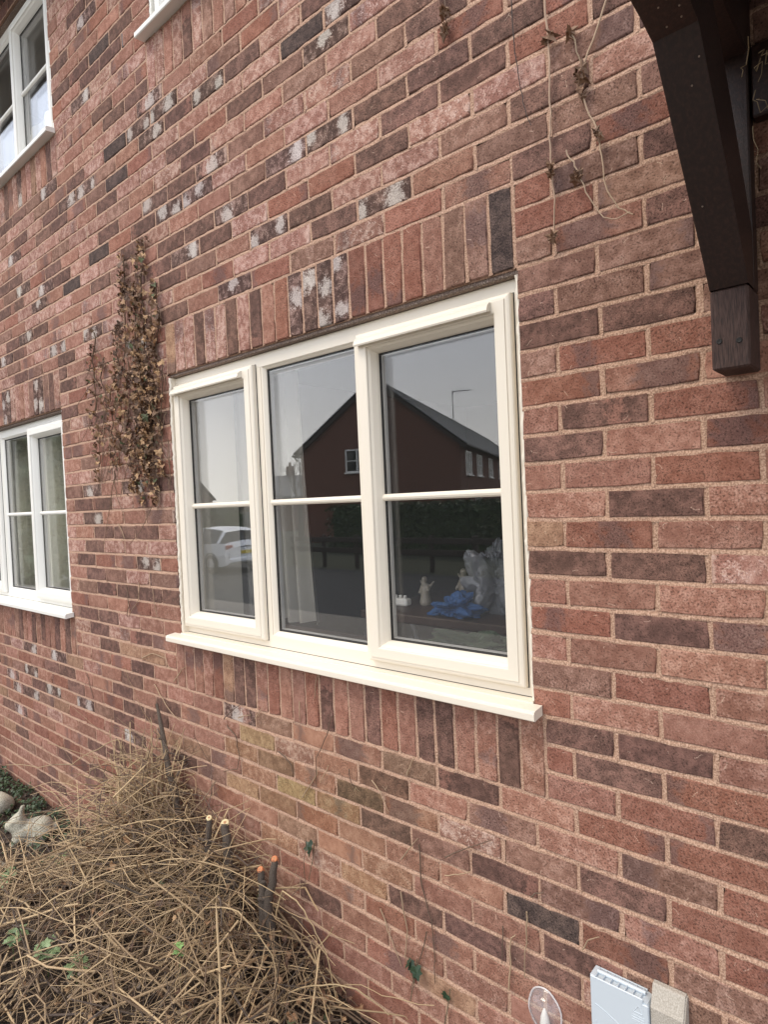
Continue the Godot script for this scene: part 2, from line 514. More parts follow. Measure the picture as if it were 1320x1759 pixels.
func build_wall(house: Node3D) -> void:
	var wall := node("wall", Vector3.ZERO, house)
	var bricks := []
	var mortar := MB.new()
	for k in range(-41, 33):
		var yt := -k * PITCH - 0.0055
		var yb := -(k + 1) * PITCH + 0.0055
		var yc := (yt + yb) * 0.5
		var blocked := []
		for o in OPENINGS:
			if yc > o[2] and yc < o[3]: blocked.append([o[0], o[1]])
		for s in SOLDIERS:
			if yc > s[2] and yc < s[3]: blocked.append([s[0] - 0.005, s[1] + 0.005])
		var known := {}
		if KNOWN.has(k):
			for q in range(0, KNOWN[k].size(), 2): known[KNOWN[k][q]] = KNOWN[k][q + 1]
		var par := posmod(k, 2)
		var pieces := []
		for u in range(-48 + par, 18, 2):
			var jit := rr(-0.0025, 0.0025)
			var spans := [[u * HALF + 0.0055 + jit, (u + 2) * HALF - 0.0055 + jit]]
			for bl in blocked:
				var nxt := []
				for sp in spans:
					if sp[1] <= bl[0] or sp[0] >= bl[1]: nxt.append(sp)
					else:
						if sp[0] < bl[0]: nxt.append([sp[0], bl[0]])
						if sp[1] > bl[1]: nxt.append([bl[1], sp[1]])
				spans = nxt
			for sp in spans:
				if sp[0] > WX0 - 0.2 and sp[1] < WX1 + 0.2: pieces.append([sp[0], sp[1], u])
		pieces.sort_custom(func(a, b): return a[0] < b[0])
		var q := 0
		while q < pieces.size():
			var p: Array = pieces[q]
			if p[1] - p[0] < 0.045:
				if q > 0 and p[0] - pieces[q - 1][1] < 0.02:
					pieces[q - 1][1] = p[1]
					pieces.remove_at(q)
					continue
				elif q + 1 < pieces.size() and pieces[q + 1][0] - p[1] < 0.02:
					pieces[q + 1][0] = p[0]
					pieces.remove_at(q)
					continue
			q += 1
		for p in pieces:
			var x: float = (p[0] + p[1]) * 0.5
			var kind: int = known[p[2]] if known.has(p[2]) else kind_at(x, yc)
			bricks.append({"x0": p[0], "x1": p[1], "y0": yb + rr(-0.0012, 0.0012), "y1": yt + rr(-0.0012, 0.0012), "kind": kind, "up": false})
		for j in pieces.size() - 1:
			var gap: float = pieces[j + 1][0] - pieces[j][1]
			if gap < 0.03:
				var x: float = (pieces[j + 1][0] + pieces[j][1]) * 0.5
				joint(mortar, Vector2(x, yb - 0.006), Vector2(x, yt + 0.006), true, 0.02)
		# the bed joint over this course
		var y := -k * PITCH
		var edges := [[WX0, WX1]]
		for z in OPENINGS + SOLDIERS:
			var lo: float = z[2]; var hi: float = z[3]
			if y > lo + 0.001 and y < hi - 0.001 or (absf(y - hi) < 0.001 and z.size() == 4 and hi < 0.2):
				var nxt := []
				for sp in edges:
					if sp[1] <= z[0] or sp[0] >= z[1]: nxt.append(sp)
					else:
						if sp[0] < z[0]: nxt.append([sp[0], z[0]])
						if sp[1] > z[1]: nxt.append([z[1], sp[1]])
				edges = nxt
		for sp in edges:
			joint(mortar, Vector2(sp[0], y), Vector2(sp[1], y), false, 0.022)
	for s in SOLDIERS:
		var n: int = s[4]
		var w: float = (s[1] - s[0]) / n
		for q in n:
			var x1: float = s[1] - q * w - 0.005
			var kind: int = s[5][q] if q < s[5].size() else kind_at(x1, s[2])
			bricks.append({"x0": x1 - w + 0.0095, "x1": x1, "y0": s[2] + 0.004 + rr(-0.002, 0.001), "y1": s[3] - 0.005, "kind": kind, "up": true})
			joint(mortar, Vector2(x1 + 0.005, s[2] + 0.001), Vector2(x1 + 0.005, s[3] + 0.004), true, 0.02)
		joint(mortar, Vector2(s[0], s[2] + 0.001), Vector2(s[0], s[3] + 0.004), true, 0.02)
	var eye := cam.transform.affine_inverse()
	for b in bricks:
		var tiles: Array = of_kind[b.kind]
		b.tile = tiles[rng.randi() % tiles.size()]
		b.seed = rng.randi()
		b.tone = tone_of((b.x0 + b.x1) * 0.5, (b.y0 + b.y1) * 0.5)
		var len_: float = (b.y1 - b.y0) if b.up else (b.x1 - b.x0)
		var room_ := maxf(0.0, 0.20 - len_) * 0.5
		b.shift = rr(-room_, room_)
		var P := eye * Vector3((b.x0 + b.x1) * 0.5, (b.y0 + b.y1) * 0.5, 0.0)
		var size := 0.0
		if P.z < -0.2:
			var s := Vector2(P.x / -P.z, P.y / -P.z)
			var view := (Vector3((b.x0 + b.x1) * 0.5, (b.y0 + b.y1) * 0.5, 0.0) - cam.position)
			if absf(s.x) < 0.62 and absf(s.y) < 0.83:
				size = (b.x1 - b.x0) * (b.y1 - b.y0) * absf(view.z) / pow(-P.z, 3.0)
		b.size = size
	bricks.sort_custom(func(a, b): return a.size > b.size)
	var rest := MB.new()
	for q in bricks.size():
		if q < 300:
			var one := MB.new()
			brick(one, bricks[q])
			put("brick", one, M.brick, wall)
		else:
			brick(rest, bricks[q])
	print("bricks ", bricks.size())
	tag(put("bricks", rest, M.brick, wall), "", "", "", "stuff")
	# the leaf behind the faces, with the openings left out
	var xs := [WX0, WX1]
	for o in OPENINGS: xs.append(o[0]); xs.append(o[1])
	xs.sort()
	for j in xs.size() - 1:
		if xs[j + 1] - xs[j] < 0.001: continue
		var xc: float = (xs[j] + xs[j + 1]) * 0.5
		var cuts := [[-2.6, 3.1]]
		for o in OPENINGS:
			if xc > o[0] and xc < o[1]:
				var nxt := []
				for c in cuts:
					if o[3] <= c[0] or o[2] >= c[1]: nxt.append(c)
					else:
						nxt.append([c[0], o[2]]); nxt.append([o[3], c[1]])
				cuts = nxt
		for c in cuts:
			mortar.box(Vector3(xs[j], c[0], -0.335), Vector3(xs[j + 1], c[1], -0.0115))
	put("mortar", mortar, M.mortar, wall)

# ---- windows ------------------------------------------------------------------------------------------
const SASH := [Vector2(0, -0.0345), Vector2(0, -0.020), Vector2(0.003, -0.0155), Vector2(0.009, -0.0130), Vector2(0.015, -0.0125), Vector2(0.0165, -0.0090), Vector2(0.046, -0.0090), Vector2(0.0495, -0.0110), Vector2(0.0505, -0.0170), Vector2(0.057, -0.024), Vector2(0.066, -0.044), Vector2(0.068, -0.056)]
const FRAME := [Vector2(0, -0.10), Vector2(0, -0.038), Vector2(0.002, -0.036), Vector2(0.050, -0.036), Vector2(0.053, -0.039), Vector2(0.054, -0.10)]
const BEAD := [Vector2(-0.004, -0.044), Vector2(-0.002, -0.0385), Vector2(0.003, -0.0375), Vector2(0.007, -0.0395), Vector2(0.016, -0.049), Vector2(0.0185, -0.057)]

func pane(win: Node3D, x0: float, x1: float, y0: float, y1: float, back: float, upper := true) -> void:
	for z in [-0.0565, -0.0765]:
		var g := MB.new()
		g.box(Vector3(x0 - 0.006, y0 - 0.006, back + z - 0.004), Vector3(x1 + 0.006, y1 + 0.006, back + z))
		put("pane", g, M.glass, win)
	var gk := MB.new()
	gk.ring(x0 - 0.002, x1 + 0.002, y0 - 0.002, y1 + 0.002, [Vector2(0, back - 0.0535), Vector2(0.0045, back - 0.0545), Vector2(0.0055, back - 0.0564)])
	put("gasket", gk, M.rubber, win)
	var sp := MB.new()
	var e := 0.0085
	sp.ring(x0 - 0.004, x1 + 0.004, y0 - 0.004, y1 + 0.004, [Vector2(0, back - 0.0612), Vector2(0.004 + e, back - 0.0612), Vector2(0.004 + e, back - 0.0758), Vector2(0, back - 0.0758)])
	put("spacer_bar", sp, M.spacer, win)
	var sl := MB.new()
	sl.ring(x0 - 0.004, x1 + 0.004, y0 - 0.004, y1 + 0.004, [Vector2(0, back - 0.0608), Vector2(0.0095, back - 0.0608), Vector2(0.0095, back - 0.0611)])
	put("edge_seal", sl, M.rubber, win)

func bar(win: Node3D, x0: float, x1: float, y: float, back: float, m: Material) -> void:
	var b := MB.new()
	var h := 0.0115
	var prof := [Vector2(-h, -0.0563), Vector2(-h * 0.92, -0.050), Vector2(-h * 0.55, -0.0445), Vector2(0, -0.0425), Vector2(h * 0.55, -0.0445), Vector2(h * 0.92, -0.050), Vector2(h, -0.0563)]
	var pts := []
	for p in prof: pts.append(Vector3(x0 - 0.004, y + p.x, back + p.y))
	b.prism(pts, Vector3(x1 - x0 + 0.008, 0, 0))
	put("glazing_bar", b, m, win)

func window(house: Node3D, op: Array, back: float, m: Material, drips: bool, label: String) -> Node3D:
	# left casement, fixed middle light, right casement, as in the nearest window; back sets it deeper into the wall
	var win := node("window", Vector3.ZERO, house)
	win.set_meta("label", label)
	var dx: float = op[1] + 0.1075
	var X0: float = op[0]; var X1: float = op[1] - 0.008
	var ft: float = op[3] - 0.014
	var fb: float = op[2] + 0.028
	var off := Transform3D(Basis(), Vector3(0, 0, back))
	var shove := func(prof: Array) -> Array:
		var r := []
		for p in prof: r.append(Vector2(p.x, p.y + back))
		return r
	var f := MB.new()
	f.ring(X0, X1, fb, ft, shove.call(FRAME))
	var m1 := dx - 1.283
	var m2 := dx - 0.7225
	for c in [m1, m2]:
		f.box(Vector3(c - 0.026, fb + 0.05, back - 0.10), Vector3(c + 0.026, ft - 0.05, back - 0.0363), 0.001)
	put("frame", f, m, win)
	var bd := MB.new()
	var cx0 := dx - 1.2535
	var cx1 := dx - 0.7265
	bd.ring(cx0, cx1, fb + 0.050, ft - 0.045, shove.call(BEAD))
	put("bead", bd, m, win)
	var gy := (fb + 0.031 + 0.068 + ft - 0.039 - 0.068) * 0.5
	pane(win, cx0 + 0.0185, cx1 - 0.0185, fb + 0.0685, ft - 0.0635, back)
	bar(win, cx0 + 0.0185, cx1 - 0.0185, gy, back, m)
	for s in [[X0 + 0.012, m1 - 0.0005], [m2 + 0.0005, X1 - 0.024]]:
		var sash := MB.new()
		var y0 := fb + 0.031
		var y1 := ft - 0.039
		sash.ring(s[0], s[1], y0, y1, shove.call(SASH))
		var so := put("sash", sash, m, win)
		var gk := MB.new()
		gk.ring(s[0] - 0.0032, s[1] + 0.0032, y0 - 0.0032, y1 + 0.0032, shove.call([Vector2(0, -0.0362), Vector2(0.0006, -0.0352), Vector2(0.005, -0.0352)]))
		put("gasket", gk, M.rubber, win)
		pane(win, s[0] + 0.068, s[1] - 0.068, y0 + 0.068, y1 - 0.068, back)
		bar(win, s[0] + 0.068, s[1] - 0.068, gy, back, m)
		# hairline mitres of the welded corners
		if drips:
			var d := MB.new()
			var pts := [Vector3(s[0] + 0.016, y1 - 0.016, -0.0100), Vector3(s[0] + 0.016, y1 - 0.018, -0.001), Vector3(s[0] + 0.016, y1 - 0.028, 0.010), Vector3(s[0] + 0.016, y1 - 0.041, 0.014), Vector3(s[0] + 0.016, y1 - 0.046, 0.012), Vector3(s[0] + 0.016, y1 - 0.040, -0.0100)]
			d.prism(pts, Vector3(s[1] - s[0] - 0.073, 0, 0))
			put("drip_bar", d, m, win)
	var sill := MB.new()
	var zf := 0.05
	var top: float = op[2] + 0.031
	var prof := [Vector3(0, top - 0.004, 0.0012), Vector3(0, top - 0.008, zf - 0.008), Vector3(0, top - 0.011, zf - 0.002), Vector3(0, top - 0.016, zf), Vector3(0, op[2] - 0.002, zf), Vector3(0, op[2] - 0.005, zf - 0.004), Vector3(0, op[2] - 0.0035, zf - 0.010), Vector3(0, op[2] + 0.0005, 0.0012)]
	var s0: float = op[0] - 0.046
	var s1: float = op[1] + 0.026
	var pts := []
	for p in prof: pts.append(p + Vector3(s0, 0, 0))
	sill.prism(pts, Vector3(s1 - s0, 0, 0))
	sill.box(Vector3(op[0] + 0.001, op[2] + 0.001, -0.10 + back), Vector3(op[1] - 0.001, top - 0.0005, 0.0011))
	put("sill", sill, m, win)
	var seam := MB.new()
	seam.box(Vector3(op[0] + 0.002, top - 0.0006, back - 0.06), Vector3(op[1] - 0.012, top + 0.0012, back - 0.0349))
	put("seam", seam, M.rubber, win)
	var lint := MB.new()
	lint.box(Vector3(op[0] + 0.0005, ft + 0.001, -0.10), Vector3(op[1] - 0.0005, op[3] - 0.0005, -0.013 + back * 0.5), 0.002)
	put("lintel_edge", lint, M.lintel, win)
	# mastic round the frame, thumbed against the bricks
	for sd in [[op[0] + 0.002, 1.0], [op[1] - 0.004, -1.0]]:
		var ms := MB.new()
		var path := []
		var n := 90
		for q in n + 1:
			var y := lerpf(fb + 0.004, ft, float(q) / n)
			path.append(Vector3(sd[0] + sd[1] * wob.get_noise_2d(y * 700.0, sd[0] * 90.0) * 0.004, y, -0.012 + wob.get_noise_2d(y * 900.0, 50.0 + sd[0] * 90.0) * 0.004))
		ms.tube(path, 0.0075, 0.0075, 6)
		ms.box(Vector3(minf(sd[0], sd[0] + sd[1] * 0.006), fb, back - 0.06), Vector3(maxf(sd[0], sd[0] + sd[1] * 0.006), ft, -0.012))
		put("mastic", ms, m, win)
	# plastered reveal and board inside
	var rv := MB.new()
	rv.box(Vector3(op[0] - 0.0, fb, -0.342), Vector3(op[0] + 0.012, op[3] - 0.002, -0.101 + back))
	rv.box(Vector3(op[1] - 0.012, fb, -0.342), Vector3(op[1] - 0.0, op[3] - 0.002, -0.101 + back))
	rv.box(Vector3(op[0] + 0.012, op[3] - 0.014, -0.342), Vector3(op[1] - 0.012, op[3] - 0.001, -0.101 + back))
	put("reveal", rv, M.plaster, win)
	var wb := MB.new()
	wb.box(Vector3(op[0] + 0.013, op[2] + 0.001, -0.40), Vector3(op[1] - 0.013, op[2] + 0.024, -0.102 + back), 0.004)
	put("window_board", wb, M.dark_wood, win)
	return win

func room(x0: float, x1: float, y0: float, y1: float, z0: float, z1: float) -> void:
	var t := 0.1
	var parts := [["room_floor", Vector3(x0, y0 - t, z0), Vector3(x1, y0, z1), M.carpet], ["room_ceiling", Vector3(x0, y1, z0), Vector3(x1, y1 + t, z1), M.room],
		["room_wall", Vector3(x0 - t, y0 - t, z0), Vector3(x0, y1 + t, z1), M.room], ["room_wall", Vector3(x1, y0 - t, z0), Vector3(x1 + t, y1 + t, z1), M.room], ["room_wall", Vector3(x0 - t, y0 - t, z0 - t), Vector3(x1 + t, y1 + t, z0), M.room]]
	for p in parts:
		var b := MB.new()
		b.box(p[1], p[2])
		tag(put(p[0], b, p[3]), "", "", "", "structure")

func curtain(called: String, a: Vector3, b: Vector3, top: float, bottom: float, flare: float, folds: float, m: Material, label: String, group := "") -> void:
	var c := MB.new()
	var d := b - a
	c.grid(90, 16, func(u: float, v: float) -> Vector3:
		var y := lerpf(top, bottom, v)
		var p := a + d * u * (1.0 + flare * v * v)
		var deep := 0.012 + 0.022 * v
		p.z += sin(u * folds * TAU + sin(u * 9.0) * 1.3) * deep + sin(v * 4.0 + u * 3.0) * 0.006
		p.y = y + (sin(u * folds * TAU * 0.5) * 0.006 if v > 0.99 else 0.0)
		return p)
	tag(put(called, c, m), label, "curtain", group)

# ---- porch --------------------------------------------------------------------------------------------
func build_porch() -> void:
	var p := node("timber_porch", Vector3(0.417, -0.294, 0.0))
	tag(p, "dark brown timber porch bracket and canopy against the brick wall, top right", "porch")
	var o := -p.position
	var x0 := 0.382; var x1 := 0.452
	var post := MB.new()
	post.box(Vector3(x0, -0.130, 0.001) + o, Vector3(x1, 0.80, 0.046) + o, 0.003)
	put("wall_post", post, M.timber, p)
	var foot := MB.new()
	foot.box(Vector3(x0, -0.294, 0.001) + o, Vector3(x1, -0.132, 0.1) + o, 0.004)
	var fo := put("post_foot", foot, M.worn_timber, p)
	for c in [Vector2(0.397, -0.236), Vector2(0.433, -0.240)]:
		var h := MB.new()
		h.lathe([Vector2(0.0005, 0.0008), Vector2(0.0032, 0.0009), Vector2(0.0046, 0.002), Vector2(0.0058, 0.0006), Vector2(0.006, -0.002)], 9, Transform3D(Basis(Vector3(1, 0, 0), PI / 2), Vector3(c.x, c.y, 0.1) + o))
		put("filled_screw_hole", h, M.black_paint, fo)
	var low := [Vector2(0.100, -0.131), Vector2(0.155, -0.068), Vector2(0.210, -0.006), Vector2(0.270, 0.058), Vector2(0.345, 0.138), Vector2(0.414, 0.210), Vector2(0.470, 0.219), Vector2(0.521, 0.223), Vector2(0.66, 0.226), Vector2(0.86, 0.227)]
	var high := [Vector2(0.0465, -0.131), Vector2(0.0465, -0.020), Vector2(0.085, 0.035), Vector2(0.150, 0.115), Vector2(0.225, 0.205), Vector2(0.275, 0.262), Vector2(0.36, 0.335), Vector2(0.50, 0.339), Vector2(0.65, 0.340), Vector2(0.86, 0.341)]
	var br := MB.new()
	for q in low.size() - 1:
		var a: Vector2 = low[q]; var b: Vector2 = low[q + 1]; var c: Vector2 = high[q + 1]; var d: Vector2 = high[q]
		var mid := Vector3((x0 + x1) * 0.5, (a.y + b.y + c.y + d.y) * 0.25, (a.x + b.x + c.x + d.x) * 0.25) + o
		var P := func(x: float, w: Vector2) -> Vector3: return Vector3(x, w.y, w.x) + o
		br.quad_out(P.call(x0, a), P.call(x1, a), P.call(x1, b), P.call(x0, b), mid)
		br.quad_out(P.call(x0, d), P.call(x1, d), P.call(x1, c), P.call(x0, c), mid)
		for x in [x0, x1]:
			br.quad_out(P.call(x, a), P.call(x, b), P.call(x, c), P.call(x, d), mid)
	put("curved_brace", br, M.timber, p)
	var bm := MB.new()
	bm.box(Vector3(x0 - 0.002, 0.343, 0.047) + o, Vector3(x1 + 0.002, 0.46, 1.05) + o, 0.004)
	put("bearer", bm, M.timber, p)
	var wp := MB.new()
	wp.box(Vector3(x1 + 0.003, 0.215, 0.001) + o, Vector3(1.29, 0.36, 0.035) + o, 0.004)
	put("wall_plate", wp, M.timber, p)
	var fb := MB.new()
	fb.box(Vector3(x0 - 0.06, 0.0, 1.052) + o, Vector3(1.9, 0.56, 1.085) + o, 0.003)
	put("fascia", fb, M.timber, p)
	for q in 9:
		var s := MB.new()
		var z := 0.003 + q * 0.117
		var y := 0.475 - q * 0.001
		s.box(Vector3(x0 - 0.05, y, z) + o, Vector3(1.9, y + 0.018, z + 0.113) + o, 0.002)
		put("roof_board", s, M.timber, p)
	var st := MB.new()
	st.box(Vector3(1.80, -2.33, 0.95) + o, Vector3(1.88, 0.33, 1.04) + o, 0.004)
	put("front_post", st, M.timber, p)
	# dried specks and nail heads on the brace
	for q in 9:
		var t := rr(1.0, 6.5)
		var a: Vector2 = low[int(t)].lerp(low[int(t) + 1], t - int(t))
		var n := MB.new()
		n.lathe([Vector2(0.0017, 0.0), Vector2(0.0014, 0.0006), Vector2(0.0003, 0.001)], 7, Transform3D(Basis(Vector3(1, 0, 0), PI * 0.70), Vector3(rr(x0 + 0.008, x1 - 0.008), a.y - 0.0004, a.x + 0.0004) + o))
		put("nail_head", n, M.putty, p)
	var straw := MB.new()
	for q in 15:
		straw.col = Color(0.34, 0.24, 0.13) * rr(0.6, 1.0)
		var at := Vector3(rr(0.455, 0.54), rr(0.16, 0.34), rr(0.05, 0.11))
		var path := [at]
		for k in 5:
			at += Vector3(rr(-0.008, 0.016), rr(-0.03, 0.004), rr(-0.004, 0.012))
			path.append(at)
		straw.tube(path, 0.0011, 0.0006, 4)
	tag(put("nest_straw", straw, M.plant), "loose dry straw poking out under the dark porch roof", "straw", "", "stuff")

# ---- things fixed low on the wall ---------------------------------------------------------------------
func build_boxes() -> void:
	var b := node("meter_cover_box", Vector3(0.1135, -1.99, 0.0))
	tag(b, "pale blue-grey plastic cable box with slotted top low on the wall", "cable box")
	var o := -b.position
	var X0 := 0.042; var X1 := 0.186; var top := -1.7475; var zf := 0.044
	var cv := MB.new()
	# the cover: a shell whose top is open between ribs; its right upper corner is rounded
	var out := [Vector3(X0, -1.99, 0.002), Vector3(X1, -1.99, 0.002), Vector3(X1, top - 0.018, 0.002), Vector3(X1 - 0.004, top - 0.010, 0.002), Vector3(X1 - 0.012, top - 0.006, 0.002), Vector3(X0, top - 0.006, 0.002)]
	var pts := []
	for q in out: pts.append(q + o)
	cv.prism(pts, Vector3(0, 0, zf - 0.006))
	cv.box(Vector3(X0 + 0.001, -1.99, zf - 0.0041) + o, Vector3(X1 - 0.013, top, zf) + o, 0.0018)
	cv.box(Vector3(X0 + 0.0012, -1.989, zf - 0.0043) + o, Vector3(X1 - 0.0004, top - 0.012, zf - 0.0003) + o, 0.0018)
	cv.box(Vector3(X0, top - 0.007, 0.002) + o, Vector3(X0 + 0.012, top, zf - 0.004) + o, 0.001)
	cv.box(Vector3(X0 + 0.012, top - 0.007, 0.002) + o, Vector3(X1 - 0.014, top, 0.006) + o, 0.0008)
	put("cover", cv, M.box_plastic, b)
	var rod := MB.new()
	rod.tube([Vector3(X0 + 0.011, top - 0.002, 0.017) + o, Vector3(X1 - 0.014, top - 0.002, 0.017) + o], 0.0055, 0.0055, 10)
	put("hinge_bar", rod, M.box_plastic, b)
	for q in 7:
		var r := MB.new()
		var x := X0 + 0.013 + q * 0.0185
		r.box(Vector3(x - 0.0012, top - 0.007, 0.006) + o, Vector3(x + 0.0012, top + 0.0005, zf - 0.004) + o, 0.0004)
		put("rib", r, M.box_plastic, b)
	var mk := MB.new()
	var tri := [Vector3(0.150, -1.786, 0), Vector3(0.172, -1.786, 0), Vector3(0.163, -1.768, 0)]
	for q in 3:
		mk.tube([tri[q] + o + Vector3(0, 0, zf), tri[(q + 1) % 3] + o + Vector3(0, 0, zf)], 0.0009, 0.0009, 5)
	for q in 3:
		mk.tube([Vector3(0.146, -1.794 - q * 0.006, zf) + o, Vector3(0.176, -1.794 - q * 0.006, zf) + o], 0.0007, 0.0007, 5)
	var arc := []
	for q in 9: arc.append(Vector3(0.054 + q * 0.011, -1.815 - 0.0028 * q - 0.0009 * q * q * 0.35, zf) + o)
	mk.tube(arc, 0.0009, 0.0009, 5)
	put("moulded_mark", mk, M.box_plastic, b)
	var tm := TextMesh.new()
	tm.text = "loo"
	tm.font_size = 16
	tm.pixel_size = 0.0018
	tm.depth = 0.0016
	var f := SystemFont.new()
	f.font_names = PackedStringArray(["Droid Sans"])
	tm.font = f
	var to := MeshInstance3D.new()
	to.name = "moulded_lettering"
	to.mesh = tm
	to.material_override = M.box_plastic
	to.position = Vector3(0.072, -1.871, zf + 0.0002) + o
	b.add_child(to, true)
	var t := node("terminal_cover", Vector3(0.2225, -1.96, 0.0))
	tag(t, "beige weathered terminal cover with a screw hole beside the cable box", "terminal cover")
	o = -t.position
	var c2 := MB.new()
	var x0 := 0.1885; var x1 := 0.2645
	var side := [Vector2(0.0015, -1.716), Vector2(0.013, -1.716), Vector2(0.016, -1.718), Vector2(0.0325, -1.757), Vector2(0.036, -1.763), Vector2(0.036, -1.955), Vector2(0.033, -1.96), Vector2(0.0015, -1.96)]
	var sp := []
	for q in side: sp.append(Vector3(x0, q.y, q.x) + o)
	c2.prism(sp, Vector3(x1 - x0 - 0.003, 0, 0))
	var sp2 := []
	for q in side: sp2.append(Vector3(x1 - 0.0031, q.y * 1.0 + (-0.004 if q.y > -1.8 else 0.0), maxf(0.0015, q.x - 0.003)) + o)
	c2.prism(sp2, Vector3(0.0031, 0, 0))
	put("cover", c2, M.beige, t)
	var slope := atan2(0.0185, 0.054)
	var hole := MB.new()
	hole.lathe([Vector2(0.0062, 0.0006), Vector2(0.0052, 0.0012), Vector2(0.0040, 0.0007), Vector2(0.0036, -0.003)], 12, Transform3D(Basis(Vector3(1, 0, 0), PI / 2 - slope), Vector3(0.2255, -1.738, 0.0229) + o))
	put("screw_collar", hole, M.beige, t)
	var sc := MB.new()
	sc.lathe([Vector2(0.0037, 0.0003), Vector2(0.0002, 0.0004)], 10, Transform3D(Basis(Vector3(1, 0, 0), PI / 2 - slope), Vector3(0.2255, -1.738, 0.0229) + o))
	put("screw_head", sc, M.black_paint, t)
	# a clear cup over a white pipe end
	var k := node("clear_pipe_cover", Vector3(-0.108, -1.945, 0.0))
	tag(k, "clear plastic cup over a white pipe end, low on the wall", "pipe cover")
	var cup := MB.new()
	cup.lathe([Vector2(0.056, 0.001), Vector2(0.054, 0.004), Vector2(0.050, 0.007), Vector2(0.046, 0.018), Vector2(0.038, 0.028), Vector2(0.024, 0.034), Vector2(0.0005, 0.036)], 28, Transform3D(Basis(Vector3(0.86, 0, 0), Vector3(0, 0, 1), Vector3(0, -1.12, 0)), Vector3(0, 0, 0)))
	put("cup", cup, M.clear_plastic, k)
	var rim := MB.new()
	var loop := []
	for q in 37: loop.append(Vector3(cos(TAU * q / 36.0) * 0.048 + sin(q * 0.9) * 0.0012, sin(TAU * q / 36.0) * 0.063, 0.004))
	rim.tube(loop, 0.0026, 0.0026, 6, false)
	put("rim", rim, M.clear_rim, k)
	var pipe := MB.new()
	pipe.lathe([Vector2(0.013, -0.10), Vector2(0.013, -0.03), Vector2(0.0135, -0.012), Vector2(0.011, 0.006), Vector2(0.006, 0.022), Vector2(0.0015, 0.030), Vector2(0.0003, 0.0305)], 16, Transform3D(Basis(), Vector3(0.006, -0.01, 0.018)))
	put("pipe_end", pipe, M.white_upvc, k)

# ---- dead ivy -----------------------------------------------------------------------------------------
func leaf_shape(mb: MB, x: Transform3D, size: float, curl: float) -> void:
	# a five-pointed ivy leaf, folded along its rib and curled; stalk end at the origin, hanging along -y
	var o := [Vector2(0, 0), Vector2(0.30, 0.14), Vector2(0.52, -0.02), Vector2(0.36, -0.30), Vector2(0.46, -0.58), Vector2(0.20, -0.62), Vector2(0, -1.0)]
	var ctr := x * Vector3(0, -0.38 * size, 0.10 * curl * size)
	for s in [1.0, -1.0]:
		for q in 6:
			var a: Vector2 = o[q]; var b: Vector2 = o[q + 1]
			var pa := x * (Vector3(a.x * s, a.y, curl * (a.x * a.x * 1.5 - 0.45 * a.y * a.y)) * size)
			var pb := x * (Vector3(b.x * s, b.y, curl * (b.x * b.x * 1.5 - 0.45 * b.y * b.y)) * size)
			if s > 0: mb.tri(ctr, pb, pa)
			else: mb.tri(ctr, pa, pb)

func leaf_tone() -> Color:
	var r := rng.randf()
	var c := Color(0.105, 0.058, 0.036)
	if r > 0.87: c = Color(0.46, 0.29, 0.155)
	elif r > 0.60: c = Color(0.28, 0.16, 0.085)
	elif r > 0.32: c = Color(0.165, 0.095, 0.055)
	elif r > 0.29: c = Color(0.085, 0.10, 0.045)
	return c * rr(0.8, 1.15)

func leaf_pose(at: Vector3) -> Transform3D:
	var b := Basis(Vector3(0, 0, 1), rr(-1.0, 1.0)) * Basis(Vector3(0, 1, 0), rr(-1.1, 1.1)) * Basis(Vector3(1, 0, 0), rr(-0.9, 0.5))
	return Transform3D(b, at)

